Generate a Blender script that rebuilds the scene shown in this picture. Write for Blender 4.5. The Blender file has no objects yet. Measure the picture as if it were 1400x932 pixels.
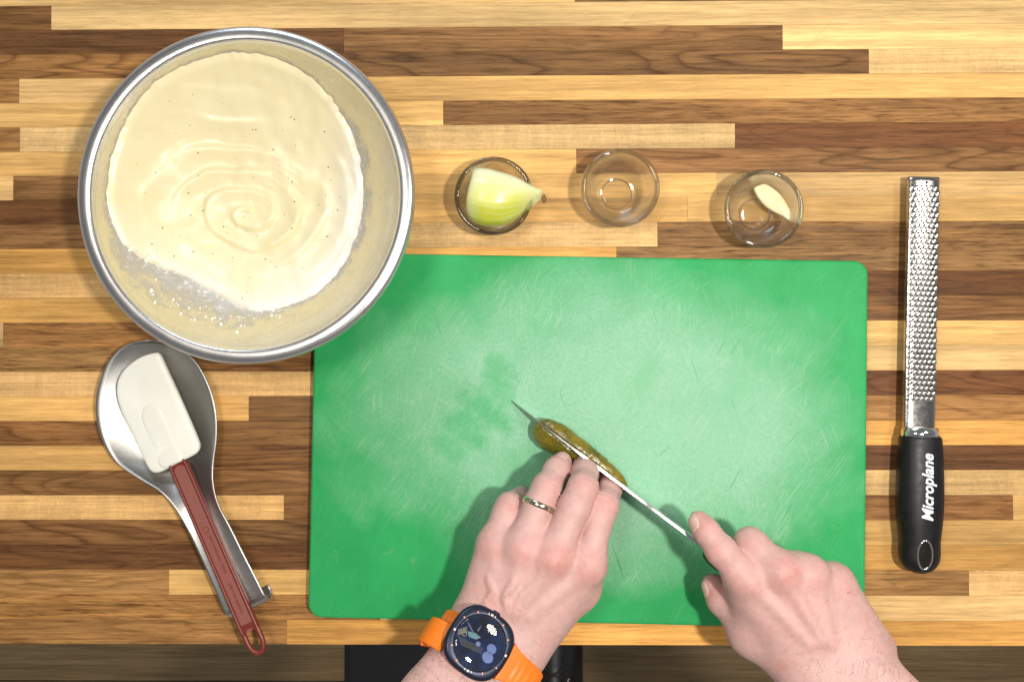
import bpy, bmesh, math, random
import numpy as np
from mathutils import Vector, Matrix, noise

random.seed(7)
rng = np.random.default_rng(7)
scene = bpy.context.scene
COL = scene.collection

# ------------------------------------------------------------------ camera
FPX = 1161.0                                   # focal length in photo pixels (1400 wide)
CAM = Vector((0.0088, -0.0130, 0.7100))
ROLL = math.radians(0.12)
W_ = (-CAM).normalized()
U_ = W_.cross(Vector((0, 1, 0))).normalized()
V_ = U_.cross(W_).normalized()
U2 = (U_ * math.cos(ROLL) - V_ * math.sin(ROLL)).normalized()
V2 = (V_ * math.cos(ROLL) + U_ * math.sin(ROLL)).normalized()
cam_data = bpy.data.cameras.new('camera')
cam = bpy.data.objects.new('camera', cam_data)
COL.objects.link(cam)
cam_data.sensor_width = 36.0
cam_data.lens = 36.0 * FPX / 1400.0
cam_data.clip_start = 0.01
cam_data.clip_end = 50
M3 = Matrix((U2, V2, -W_)).transposed()
cam.matrix_world = Matrix.Translation(CAM) @ M3.to_4x4()
scene.camera = cam

# ------------------------------------------------------------------ world, lamps, exposure
world = bpy.data.worlds.new('World')
scene.world = world
world.use_nodes = True
wn = world.node_tree.nodes
wl = world.node_tree.links
bg = wn['Background']
tc = wn.new('ShaderNodeTexCoord')
sx = wn.new('ShaderNodeSeparateXYZ')
wl.new(tc.outputs['Generated'], sx.inputs[0])
rmp = wn.new('ShaderNodeValToRGB')
rmp.color_ramp.elements[0].position = 0.0
rmp.color_ramp.elements[0].color = (1.30, 1.27, 1.24, 1)
rmp_e = rmp.color_ramp.elements.new(0.40)
rmp_e.color = (0.55, 0.54, 0.54, 1)
rmp.color_ramp.elements[2].position = 0.75
rmp.color_ramp.elements[2].color = (0.46, 0.46, 0.48, 1)

wl.new(sx.outputs['Z'], rmp.inputs[0])
wl.new(rmp.outputs[0], bg.inputs[0])
bg.inputs[1].default_value = 0.38


def area(name, loc, target, size, power, color):
    d = bpy.data.lights.new(name, 'AREA')
    d.shape = 'DISK'
    d.size = size
    d.energy = power
    d.color = color
    o = bpy.data.objects.new(name, d)
    COL.objects.link(o)
    o.location = loc
    o.rotation_euler = (Vector(target) - Vector(loc)).to_track_quat('-Z', 'Y').to_euler()
    return o


area('ceiling_lamp', (0.36, -0.05, 1.08), (0.10, 0.0, 0), 0.075, 11.5, (1.0, 0.94, 0.86))
area('ceiling_lamp', (-0.24, 0.12, 1.00), (-0.24, 0.05, 0), 0.22, 3.7, (1.0, 0.93, 0.84))
area('ceiling_lamp', (0.72, 0.30, 0.95), (0.35, 0.05, 0), 0.18, 3.0, (1.0, 0.93, 0.82))

wnd = area('window_light', (-0.35, 1.75, 0.95), (0.0, 0.1, 0.0), 1.0, 15.0, (0.72, 0.85, 1.0))
wnd.data.shape = 'RECTANGLE'
wnd.data.size = 0.85
wnd.data.size_y = 0.6

scene.view_settings.view_transform = 'Standard'
scene.view_settings.look = 'None'
scene.view_settings.gamma = 1
scene.view_settings.exposure = -0.10
scene.render.engine = 'CYCLES'
scene.cycles.max_bounces = 12
scene.cycles.transparent_max_bounces = 16


# ------------------------------------------------------------------ helpers
def P(px, py, zmm=0.0):
    """photo pixel + height in mm above the counter -> point in metres"""
    d = W_ * FPX + U2 * (px - 700.0) + V2 * (466.0 - py)
    t = (zmm / 1000.0 - CAM.z) / d.z
    return CAM + d * t


def project(p):
    d = Vector(p) - CAM
    k = FPX / d.dot(W_)
    return 700 + d.dot(U2) * k, 466 - d.dot(V2) * k


PIVOT = {}


def put(o, pivot, parent=None):
    pivot = Vector(pivot)
    PIVOT[o.name] = pivot
    COL.objects.link(o)
    o.location = pivot
    if parent is not None:
        o.parent = parent
        o.location = pivot - PIVOT[parent.name]
    return o


def empty(name, pivot, label=None, cat=None, group=None, kind=None):
    o = bpy.data.objects.new(name, None)
    o.empty_display_size = 0.02
    put(o, pivot)
    tag(o, label, cat, group, kind)
    return o


def tag(o, label=None, cat=None, group=None, kind=None):
    if label: o['label'] = label
    if cat: o['category'] = cat
    if group: o['group'] = group
    if kind: o['kind'] = kind
    return o


def mesh(name, verts, faces, mat, parent=None, pivot=None, smooth=True, kind=None):
    vs = [Vector(v) for v in verts]
    if pivot is None:
        n = len(vs)
        c = Vector((0, 0, 0))
        for v in vs: c += v
        pivot = c / max(n, 1)
    pivot = Vector(pivot)
    me = bpy.data.meshes.new(name)
    me.from_pydata([tuple(v - pivot) for v in vs], [], faces)
    me.validate()
    bm = bmesh.new()
    bm.from_mesh(me)
    bmesh.ops.recalc_face_normals(bm, faces=bm.faces)
    bm.to_mesh(me)
    bm.free()
    if smooth:
        me.polygons.foreach_set('use_smooth', [True] * len(me.polygons))
    me.update()
    if mat: me.materials.append(mat)
    o = bpy.data.objects.new(name, me)
    put(o, pivot, parent)
    if kind: o['kind'] = kind
    return o


def bevel(o, w, seg=2, angle=35):
    m = o.modifiers.new('bevel', 'BEVEL')
    m.width = w
    m.segments = seg
    m.limit_method = 'ANGLE'
    m.angle_limit = math.radians(angle)
    m.harden_normals = False
    return o


def autosmooth(o, deg=40):
    for e in o.data.edges: pass
    me = o.data
    bm = bmesh.new(); bm.from_mesh(me)
    for e in bm.edges:
        if len(e.link_faces) == 2 and e.calc_face_angle(0) > math.radians(deg):
            e.smooth = False
    bm.to_mesh(me); bm.free()
    return o


def subsurf(o, n=2):
    m = o.modifiers.new('subsurf', 'SUBSURF')
    m.levels = n
    m.render_levels = n
    return o


def grid_faces(nu, nv, close_u=False, close_v=False):
    f = []
    for i in range(nu if close_u else nu - 1):
        for j in range(nv if close_v else nv - 1):
            a = i * nv + j
            b = ((i + 1) % nu) * nv + j
            c = ((i + 1) % nu) * nv + (j + 1) % nv
            d = i * nv + (j + 1) % nv
            f.append((a, b, c, d))
    return f


def lathe(name, prof, c, mat, parent=None, n=96, sx=1.0, sy=1.0, rot=0.0, pivot=None):
    """prof: list of (r, z) ; r==0 ends are collapsed to tiny rings"""
    vs = []
    for k in range(n):
        a = 2 * math.pi * k / n
        for r, z in prof:
            x, y = r * math.cos(a) * sx, r * math.sin(a) * sy
            vs.append((c[0] + x * math.cos(rot) - y * math.sin(rot), c[1] + x * math.sin(rot) + y * math.cos(rot), c[2] + z))
    return mesh(name, vs, grid_faces(n, len(prof), close_u=True), mat, parent, pivot or c)


def tube(name, pts, rad, mat, parent=None, n=12, pivot=None, closed=False):
    pts = [Vector(p) for p in pts]
    vs = []
    m = len(pts)
    prev = None
    for i, p in enumerate(pts):
        t = (pts[(i + 1) % m] - pts[i - 1]) if closed else (pts[min(i + 1, m - 1)] - pts[max(i - 1, 0)])
        t.normalize()
        ref = Vector((0, 0, 1)) if abs(t.z) < 0.9 else Vector((1, 0, 0))
        if prev is not None: ref = prev
        a = (ref - t * ref.dot(t)).normalized()
        prev = a
        b = t.cross(a)
        r = rad(i / (m - 1)) if callable(rad) else rad
        for k in range(n):
            w = 2 * math.pi * k / n
            vs.append(p + a * (r * math.cos(w)) + b * (r * math.sin(w)))
    f = grid_faces(m, n, close_u=closed, close_v=True)
    if not closed:
        f.append(tuple(range(n)))
        f.append(tuple(range((m - 1) * n, m * n)))
    return mesh(name, vs, f, mat, parent, pivot)


def catmull(pts, per=8, closed=False):
    pts = [Vector(p) for p in pts]
    n = len(pts)
    out = []
    for i in range(n if closed else n - 1):
        p0 = pts[(i - 1) % n] if (closed or i > 0) else pts[0] * 2 - pts[1]
        p1 = pts[i]
        p2 = pts[(i + 1) % n]
        p3 = pts[(i + 2) % n] if (closed or i + 2 < n) else pts[-1] * 2 - pts[-2]
        for k in range(per):
            t = k / per
            out.append(0.5 * ((2 * p1) + (p2 - p0) * t + (2 * p0 - 5 * p1 + 4 * p2 - p3) * t * t + (3 * p1 - p0 - 3 * p2 + p3) * t ** 3))
    if not closed: out.append(pts[-1])
    return out


# ------------------------------------------------------------------ materials
class NT:
    def __init__(self, name):
        self.m = bpy.data.materials.new(name)
        self.m.use_nodes = True
        self.t = self.m.node_tree
        self.b = self.t.nodes['Principled BSDF']
        self.out = self.t.nodes['Material Output']

    def n(self, typ, **kw):
        nd = self.t.nodes.new('ShaderNode' + typ)
        for k, v in kw.items():
            if hasattr(nd, k): setattr(nd, k, v)
        return nd

    def l(self, a, b): self.t.links.new(a, b)

    def setin(self, node, key, v):
        if hasattr(v, 'is_linked'): self.l(v, node.inputs[key])
        else: node.inputs[key].default_value = v

    def math(self, op, a, b=None, clamp=False):
        nd = self.n('Math', operation=op, use_clamp=clamp)
        self.setin(nd, 0, a)
        if b is not None: self.setin(nd, 1, b)
        return nd.outputs[0]

    def coord(self, which='Object'): return self.n('TexCoord').outputs[which]

    def mapping(self, vec, scale=(1, 1, 1), rot=(0, 0, 0), loc=(0, 0, 0)):
        nd = self.n('Mapping')
        self.l(vec, nd.inputs[0])
        nd.inputs['Scale'].default_value = scale
        nd.inputs['Rotation'].default_value = rot
        nd.inputs['Location'].default_value = loc
        return nd.outputs[0]

    def noise(self, vec, scale, detail=4, rough=0.55, dist=0.0):
        nd = self.n('TexNoise')
        self.l(vec, nd.inputs['Vector'])
        nd.inputs['Scale'].default_value = scale
        nd.inputs['Detail'].default_value = detail
        nd.inputs['Roughness'].default_value = rough
        nd.inputs['Distortion'].default_value = dist
        return nd.outputs['Fac']

    def ramp(self, fac, stops, interp='LINEAR'):
        nd = self.n('ValToRGB')
        cr = nd.color_ramp
        cr.interpolation = interp
        while len(cr.elements) > 2: cr.elements.remove(cr.elements[-1])
        for i, (p, c) in enumerate(stops):
            if i < 2: e = cr.elements[i]
            else: e = cr.elements.new(p)
            e.position = p
            e.color = c if len(c) == 4 else (*c, 1)
        self.l(fac, nd.inputs[0])
        return nd.outputs[0]

    def rng(self, v, a, b, c, d):
        nd = self.n('MapRange')
        self.setin(nd, 0, v)
        for i, x in enumerate((a, b, c, d)): self.setin(nd, i + 1, x)
        return nd.outputs[0]

    def mix(self, fac, a, b, mode='MIX'):
        nd = self.n('Mix', data_type='RGBA', blend_type=mode)
        self.setin(nd, 0, fac)
        for key, v in ((6, a), (7, b)):
            if hasattr(v, 'is_linked'): self.l(v, nd.inputs[key])
            else: nd.inputs[key].default_value = v if len(v) == 4 else (*v, 1)
        return nd.outputs[2]

    def bump(self, h, strength=0.2, dist=0.001, normal=None):
        nd = self.n('Bump')
        nd.inputs['Strength'].default_value = strength
        nd.inputs['Distance'].default_value = dist
        self.l(h, nd.inputs['Height'])
        if normal is not None: self.l(normal, nd.inputs['Normal'])
        self.l(nd.outputs[0], self.b.inputs['Normal'])
        return nd.outputs[0]

    def set(self, **kw):
        for k, v in kw.items():
            key = k.replace('_', ' ')
            if hasattr(v, 'is_linked'): self.l(v, self.b.inputs[key])
            else:
                if isinstance(v, tuple) and len(v) == 3 and self.b.inputs[key].type == 'RGBA': v = (*v, 1)
                self.b.inputs[key].default_value = v
        return self


def simple(name, col, rough=0.5, metal=0.0, var=0.12, vscale=60, bump=0.0, bscale=400, **kw):
    m = NT(name)
    oc = m.coord()
    nz = m.noise(oc, vscale, 4)
    f = m.rng(nz, 0.25, 0.75, 1 - var, 1 + var)
    c = m.mix(1.0, col, f, 'MULTIPLY')
    m.set(Base_Color=c, Metallic=metal)
    r = m.rng(m.noise(oc, vscale * 2.3, 3), 0.3, 0.7, rough * 0.85, min(1, rough * 1.15))
    m.set(Roughness=r)
    if bump: m.bump(m.noise(oc, bscale, 3), bump, 0.0006)
    m.set(**kw)
    return m.m


def wood(name, pores=0.3, curl=0.0, rings=6.0):
    """object colour = tone of the stave, object alpha = how strong its figure is"""
    m = NT(name)
    oi = m.n('ObjectInfo')
    oc = m.coord()
    off = m.n('Combine' + 'XYZ')
    r100 = m.math('MULTIPLY', oi.outputs['Random'], 37.0)
    r2 = m.math('MULTIPLY', oi.outputs['Random'], 11.3)
    m.l(r100, off.inputs[0]); m.l(r2, off.inputs[1]); m.l(r100, off.inputs[2])
    add = m.n('VectorMath', operation='ADD')
    m.l(oc, add.inputs[0]); m.l(off.outputs[0], add.inputs[1])
    v = add.outputs[0]
    # growth rings = contour lines of a stretched noise (cathedral figure)
    base = m.noise(m.mapping(v, (4.2, 30, 8)), 1.0, 2, 0.45, 0.35)
    ringv = m.math('FRACT', m.math('MULTIPLY', base, rings * 2.2))
    ring = m.ramp(ringv, [(0.0, (0.12,) * 3), (0.10, (0.75,) * 3), (0.35, (1,) * 3), (0.72, (0.82,) * 3), (0.93, (0.35,) * 3), (1.0, (0.12,) * 3)])
    fib = m.noise(m.mapping(v, (34, 760, 760)), 1.0, 5, 0.68)
    fib2 = m.noise(m.mapping(v, (3, 160, 160)), 1.0, 4, 0.6)
    broad = m.noise(m.mapping(v, (3.0, 22, 10)), 1.0, 3, 0.5)
    col = oi.outputs['Color']
    k = m.rng(fib, 0.25, 0.75, 0.72, 1.22)
    k2 = m.rng(fib2, 0.3, 0.7, 0.76, 1.20)
    k3 = m.rng(broad, 0.28, 0.72, 0.70, 1.26)
    kk = m.math('MULTIPLY', m.math('MULTIPLY', k, k2), k3)
    c = m.mix(1.0, col, kk, 'MULTIPLY')
    inv = m.math('SUBTRACT', 1.0, ring)
    fac = m.math('MULTIPLY', inv, oi.outputs['Alpha'])
    dark = m.mix(1.0, c, (0.30, 0.25, 0.21), 'MULTIPLY')
    c = m.mix(fac, c, dark)
    # pores: short dark dashes along the grain
    pr = m.noise(m.mapping(v, (48, 820, 820)), 1.0, 3, 0.55)
    prm = m.ramp(pr, [(0.33, (1,) * 3), (0.45, (0,) * 3)])
    stk = m.noise(m.mapping(v, (17, 470, 470)), 1.0, 5, 0.66, 0.3)
    stm = m.ramp(stk, [(0.34, (1,) * 3), (0.53, (0,) * 3)])
    c = m.mix(m.math('MULTIPLY', stm, min(0.85, 0.12 + pores)), c, m.mix(1.0, c, (0.44, 0.37, 0.30), 'MULTIPLY'))
    dk = m.mix(1.0, c, (0.38, 0.33, 0.29), 'MULTIPLY')
    c = m.mix(m.math('MULTIPLY', prm, pores), c, dk)
    if curl:
        fl = m.noise(m.mapping(v, (420, 190, 300)), 1.0, 3, 0.6, 1.2)
        wv = m.noise(m.mapping(v, (95, 8, 30)), 1.0, 3, 0.5)
        flm = m.rng(fl, 0.35, 0.62, 1.06, 0.86)
        wvm = m.rng(wv, 0.3, 0.7, 0.90, 1.08)
        c = m.mix(curl, c, m.mix(1.0, c, m.math('MULTIPLY', flm, wvm), 'MULTIPLY'))
    # old knife marks and dents
    wg = m.n('NewGeometry')
    pos = wg.outputs['Position']
    s1 = m.noise(m.mapping(m.mapping(pos, (1, 1, 1), (0, 0, 0.75)), (600, 9, 1)), 1.0, 1, 0.4)
    sm = m.ramp(s1, [(0.735, (0,) * 3), (0.76, (1,) * 3)])
    c = m.mix(m.math('MULTIPLY', sm, 0.30), c, m.mix(1.0, c, (0.5, 0.45, 0.4), 'MULTIPLY'))
    m.set(Base_Color=c)
    m.set(Roughness=m.rng(fib2, 0.3, 0.7, 0.46, 0.62))
    m.set(Specular_IOR_Level=0.20)
    h = m.math('ADD', m.math('MULTIPLY', fib, 0.6), m.math('MULTIPLY', prm, -0.8))
    m.bump(h, 0.16, 0.0004)
    return m.m


MAT = {}
MAT['maple'] = wood('maple', 0.20, 0.0, 4.0)
MAT['curly'] = wood('curly_maple', 0.06, 0.85, 3.0)
MAT['walnut'] = wood('walnut', 0.55, 0.0, 5.0)
MAT['grainy'] = wood('open_grain_walnut', 0.9, 0.0, 7.0)


bc_ = (P(430.5, 344, 12) + P(1186, 357.5, 12) + P(421.5, 845.5, 12) + P(1184.5, 859, 12)) / 4


def board_material():
    m = NT('green_board')
    oc = m.coord()
    sep = m.n('SeparateXYZ'); m.l(oc, sep.inputs[0])
    # wear: worked centre of the board
    ux = m.math('DIVIDE', m.math('SUBTRACT', sep.outputs[0], 0.012), 0.205)
    uy = m.math('DIVIDE', m.math('SUBTRACT', sep.outputs[1], 0.012), 0.135)
    d2 = m.math('ADD', m.math('POWER', m.math('ABSOLUTE', ux), 2.0), m.math('POWER', m.math('ABSOLUTE', uy), 2.0))
    big = m.noise(oc, 11, 4, 0.6, 0.3)
    wear = m.math('ADD', m.math('SUBTRACT', 1.0, d2), m.math('MULTIPLY', m.math('SUBTRACT', big, 0.5), 1.6))
    wear = m.rng(wear, -0.22, 0.82, 0.0, 1.0)
    c = m.mix(m.rng(m.noise(oc, 25, 4), 0.3, 0.7, 0.0, 1.0), (0.015, 0.310, 0.082), (0.024, 0.360, 0.105))
    fine = m.noise(oc, 340, 5, 0.7)
    wearf = m.math('MULTIPLY', wear, m.rng(fine, 0.3, 0.7, 0.35, 0.70))
    # wet patches: smoother, the scuffs filled in
    def blob(x, y, rx, ry, rot, k=0.9):
        mp = m.mapping(oc, (1, 1, 1), (0, 0, 0), (-x, -y, 0))
        mp = m.mapping(mp, (1, 1, 1), (0, 0, rot))
        mp = m.mapping(mp, (1 / rx, 1 / ry, 1))
        s = m.n('SeparateXYZ'); m.l(mp, s.inputs[0])
        q = m.math('ADD', m.math('POWER', m.math('ABSOLUTE', s.outputs[0]), 2.0), m.math('POWER', m.math('ABSOLUTE', s.outputs[1]), 2.0))
        q = m.math('ADD', q, m.math('MULTIPLY', m.math('SUBTRACT', m.noise(oc, 95, 5, 0.7), 0.5), 3.4))
        return m.rng(q, 0.2, 1.7, k, 0.0)
    wet = None
    for bx, by, rx, ry, rot, k in ((677, 498, 9, 10, 0, 0.8), (682, 522, 14, 16, 0.2, 0.9), (690, 545, 8, 18, 0.3, 0.6), (664, 560, 26, 13, 0.6, 0.95), (640, 585, 22, 14, 0.7, 0.9), (615, 610, 16, 10, 0.6, 0.7), (660, 592, 10, 8, 0, 0.5), (880, 520, 10, 24, 0.5, 0.4), (735, 640, 30, 20, 0.5, 0.4), (560, 430, 30, 16, 0.3, 0.35)):
        q = P(bx, by, 12) - Vector((bc_.x, bc_.y, 0))
        b_ = blob(q.x, q.y, rx * 0.00095, ry * 0.00095, rot, k * 0.72)
        wet = b_ if wet is None else m.math('MAXIMUM', wet, b_)
    dry = m.math('SUBTRACT', 1.0, wet)
    c = m.mix(m.math('MULTIPLY', wearf, m.math('MULTIPLY', dry, 1.0)), c, (0.37, 0.57, 0.45))
    # knife scuffs: crowds of fine marks in several directions, thickest in the worked middle
    tot = None
    for i, (ang, ln, sc, th, k) in enumerate(((0.95, 22, 700, 0.60, 0.50), (1.12, 30, 900, 0.60, 0.45), (1.30, 16, 800, 0.62, 0.45), (-0.62, 24, 850, 0.62, 0.40), (0.62, 26, 800, 0.62, 0.40), (1.95, 20, 900, 0.62, 0.40), (1.57, 26, 1000, 0.61, 0.45), (1.05, 7, 420, 0.71, 0.75), (-0.75, 8, 420, 0.725, 0.6), (1.75, 8, 460, 0.72, 0.6))):
        v = m.mapping(oc, (1, 1, 1), (0, 0, -ang), (i * 0.37, i * 0.21, 0))
        s = m.noise(m.mapping(v, (ln, sc, 1)), 1.0, 1.5, 0.45, 0.10)
        gate = m.rng(m.noise(v, 34, 3, 0.6), 0.45, 0.62, 0.0, 1.0)
        s = m.math('MULTIPLY', m.math('MULTIPLY', m.rng(s, th, th + 0.06, 0.0, 1.0), gate), k)
        tot = s if tot is None else m.math('MAXIMUM', tot, s)
    scr = m.math('MULTIPLY', tot, m.rng(wear, 0.0, 0.45, 0.22, 1.0))
    scr = m.math('MULTIPLY', scr, m.rng(wet, 0.0, 1.0, 1.0, 0.35))
    c = m.mix(m.math('MULTIPLY', scr, 0.56), c, (0.46, 0.60, 0.38))
    # deep dark cuts and a few food stains
    deep = None
    for i, (ang, th) in enumerate(((1.05, 0.745), (1.9, 0.75), (0.8, 0.75))):
        v = m.mapping(oc, (1, 1, 1), (0, 0, -ang), (0.9 + i, 0.2, 0))
        d_ = m.rng(m.noise(m.mapping(v, (22, 480, 1)), 1.0, 1, 0.3), th, th + 0.03, 0.0, 0.38)
        deep = d_ if deep is None else m.math('MAXIMUM', deep, d_)
    deep = m.math('MULTIPLY', deep, m.rng(wear, 0.0, 0.5, 0.0, 1.0))
    c = m.mix(deep, c, (0.014, 0.20, 0.08))
    st = m.rng(m.noise(oc, 60, 3, 0.6), 0.68, 0.82, 0.0, 0.30)
    c = m.mix(st, c, (0.36, 0.40, 0.18))
    m.set(Base_Color=c)
    rough = m.math('SUBTRACT', m.rng(fine, 0.3, 0.7, 0.46, 0.60), m.math('MULTIPLY', wet, 0.16))
    m.set(Roughness=rough, Specular_IOR_Level=0.34)
    h = m.math('SUBTRACT', m.math('MULTIPLY', fine, 0.5), m.math('ADD', m.math('MULTIPLY', scr, 0.7), deep))
    m.bump(h, 0.22, 0.0005)
    return m.m


MAT['board'] = board_material()


def steel(name, col=(0.72, 0.71, 0.69), rough=0.26, brushed=None):
    m = NT(name)
    oc = m.coord()
    if brushed == 'ring':
        s = m.n('SeparateXYZ'); m.l(oc, s.inputs[0])
        r = m.math('SQRT', m.math('ADD', m.math('POWER', s.outputs[0], 2.0), m.math('POWER', s.outputs[1], 2.0)))
        cb = m.n('CombineXYZ'); m.l(r, cb.inputs[0]); m.l(s.outputs[2], cb.inputs[2])
        nz = m.noise(cb.outputs[0], 1400, 3, 0.6)
    else:
        nz = m.noise(m.mapping(oc, brushed or (900, 900, 900)), 1.0, 4, 0.6)
    sm = m.noise(oc, 30, 4, 0.6)
    m.set(Base_Color=m.mix(m.rng(sm, 0.3, 0.7, 0, 1), col, tuple(x * 0.9 for x in col)), Metallic=1.0)
    m.set(Roughness=m.math('ADD', m.rng(nz, 0.2, 0.8, rough - 0.07, rough + 0.07), m.rng(sm, 0.3, 0.7, -0.03, 0.05)))
    m.bump(nz, 0.05, 0.0003)
    return m.m


MAT['bowl_steel'] = steel('bowl_steel', (0.74, 0.73, 0.71), 0.24, 'ring')
MAT['steel'] = steel('brushed_steel', (0.50, 0.49, 0.47), 0.38, (60, 1500, 800))
MAT['blade'] = steel('blade_steel', (0.82, 0.82, 0.81), 0.22, (120, 120, 120))
MAT['chrome'] = steel('chrome', (0.82, 0.82, 0.82), 0.10)
MAT['rubber'] = simple('black_rubber', (0.006, 0.006, 0.0075), 0.44, 0, 0.25, 90, 0.15, 1500, Specular_IOR_Level=0.35)
MAT['white_print'] = simple('white_print', (0.75, 0.76, 0.78), 0.5, 0, 0.05)
MAT['hole'] = simple('dark_hole', (0.012, 0.011, 0.010), 0.8)
MAT['floor'] = None

# ------------------------------------------------------------------ countertop of glued staves
LB = [9, 42, 76, 109, 142, 175, 208, 241, 274.5, 307, 340, 374, 408, 441, 475, 508.6, 542, 576, 610, 643, 678, 712, 746, 780, 814.5, 848.5, 880]
RB = [-2, 32, 65, 99, 134, 167, 201, 234, 268, 302, 335, 370, 403, 438, 472, 506, 539.6, 574, 608.5, 642, 676, 709.5, 744, 778, 813, 848.5, 882]
YB = [(P(0, a).y + P(1400, b).y) / 2 for a, b in zip(LB, RB)]
step = (YB[0] - YB[-1]) / 26
YB = [0.35 * y + 0.65 * (YB[0] - i * step) for i, y in enumerate(YB)]
EDGE_Y = YB[-1]
TONE = {
    'm': ((0.69, 0.405, 0.135), 0.10, 'maple'), 'M': ((0.765, 0.490, 0.200), 0.06, 'maple'), 'y': ((0.66, 0.350, 0.095), 0.16, 'maple'),
    'c': ((0.73, 0.455, 0.185), 0.03, 'curly'), 'C': ((0.63, 0.385, 0.150), 0.05, 'curly'),
    'w': ((0.275, 0.132, 0.045), 0.70, 'walnut'), 'W': ((0.180, 0.078, 0.027), 0.6, 'walnut'), 'r': ((0.190, 0.078, 0.026), 0.55, 'walnut'),
    't': ((0.41, 0.205, 0.066), 0.45, 'walnut'), 'g': ((0.46, 0.235, 0.075), 0.35, 'grainy'), 'G': ((0.33, 0.165, 0.054), 0.45, 'grainy'),
}
# each row: start, tone, joint, tone, joint ... in photo pixels
ROWS = [
    ['w', 70, 'M'],
    ['W', 470, 'w', 1070, 'M'],
    ['t', 300, 'w', 1188, 'c'],
    ['t', 26, 'M', 420, 'm'],
    ['m', 606, 'G'],
    ['t', 27, 'c', 1005, 'r'],
    ['m', 788, 'w'],
    ['M', 18, 'w', 330, 'm', 980, 'M'],
    ['W', 360, 'm', 940, 'm'],
    ['w', 310, 'c', 899, 'G'],
    ['y', 843, 'G'],
    ['C', 560, 'r'],
    ['y', 420, 'w', 1000, 'w'],
    ['M', 4, 'G', 600, 'm', 1100, 'm'],
    ['g', 230, 'w', 700, 'M'],
    ['c', 640, 'r'],
    ['m', 340, 'w', 900, 't'],
    ['w', 240, 'w', 800, 'y'],
    ['m', 232, 'w', 760, 'W'],
    ['w', 560, 'C'],
    ['C', 388, 'w', 700, 't', 1060, 'w', 1385, 'm'],
    ['w', 290, 'w', 860, 'm'],
    ['W', 560, 'y'],
    ['t', 231, 'm', 780, 't', 1325, 'c'],
    ['g', 520, 'M'],
    ['t', 392, 'y', 1010, 'y'],
]
XL, XR = -0.60, 0.60
TOPT = 0.040
counter_top = empty('countertop', (0, EDGE_Y, -TOPT), kind='structure')
SPEC = {(2, 't'): 0.75, (21, 'w'): 0.8, (3, 'y'): 0.3}


def add_stave(x0, x1, y0, y1, tone, boost=None):
    col, fig, mat = TONE[tone]
    g = 0.00004
    dz = random.uniform(-0.00009, 0.00009)
    x0, x1, y0, y1 = x0 + g, x1 - g, y0 + g, y1 - g
    b = 0.00018
    vs, fs = [], []
    zt = dz
    zb = -TOPT
    ring = lambda s, z: [(x0 + s, y0 + s, z), (x1 - s, y0 + s, z), (x1 - s, y1 - s, z), (x0 + s, y1 - s, z)]
    vs = ring(b, zt) + ring(0, zt - b) + ring(0, zb)
    fs = [(0, 1, 2, 3)]
    for k in range(2):
        for i in range(4):
            j = (i + 1) % 4
            fs.append((k * 4 + i, k * 4 + j, k * 4 + 4 + j, k * 4 + 4 + i))
    fs.append((8, 11, 10, 9))
    o = mesh('stave', vs, fs, MAT[mat], counter_top, ((x0 + x1) / 2, (y0 + y1) / 2, 0), smooth=False)
    v = random.uniform(0.86, 1.13)
    h = random.uniform(-0.05, 0.05)
    o.color = (col[0] * v * (1 + h), col[1] * v, col[2] * v * (1 - h), boost if boost is not None else fig * random.uniform(0.6, 1.3))
    return o


for ri, row in enumerate(ROWS):
    y1, y0 = YB[ri], YB[ri + 1]
    ym = (LB[ri] + LB[ri + 1] + RB[ri] + RB[ri + 1]) / 4
    x = XL
    for i in range(0, len(row), 2):
        xe = XR if i + 1 >= len(row) else P(row[i + 1], ym).x
        add_stave(x, xe, y0, y1, row[i], 0.85 if (ri, i) in ((2, 0), (21, 0), (2, 2), (6, 2)) else None)
        x = xe
yy = YB[0]
for k in range(5):
    seq = random.choice((['m', 'w'], ['M', 'm', 'w'], ['w', 'c'], ['y', 't', 'm']))
    if k == 0: seq = ['M', 'w']
    x = XL
    for i, t in enumerate(seq):
        xe = XR if i == len(seq) - 1 else (P(786, 0).x if k == 0 else XL + (i + 1) * 1.2 / len(seq) + random.uniform(-.15, .15))
        add_stave(x, xe, yy, yy + step, t)
        x = xe
    yy += step

# ------------------------------------------------------------------ floor, mat
mfl = NT('floor_wood')
oc = mfl.coord()
oi = mfl.n('ObjectInfo')
gr = mfl.noise(mfl.mapping(oc, (3, 90, 10)), 1.0, 6, 0.65, 0.4)
gr2 = mfl.noise(mfl.mapping(oc, (12, 500, 10)), 1.0, 4, 0.6)
cc = mfl.ramp(gr, [(0.25, (0.140, 0.086, 0.034)), (0.5, (0.255, 0.168, 0.072)), (0.8, (0.35, 0.245, 0.115))])
cc = mfl.mix(1.0, cc, mfl.rng(gr2, 0.3, 0.7, 0.7, 1.2), 'MULTIPLY')
cc = mfl.mix(1.0, cc, mfl.rng(oi.outputs['Random'], 0, 1, 0.8, 1.2), 'MULTIPLY')
mfl.set(Base_Color=cc, Roughness=0.55)
mfl.bump(gr2, 0.2, 0.0006)
FZ = -0.90
floor = mesh('floor', [(-1.6, -1.6, FZ - 0.006), (1.6, -1.6, FZ - 0.006), (1.6, 0.9, FZ - 0.006), (-1.6, 0.9, FZ - 0.006)], [(0, 1, 2, 3)], MAT['hole'], smooth=False)
tag(floor, kind='structure')
seam = P(200, 930.5, FZ * 1000).y
PW = 0.128
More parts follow.
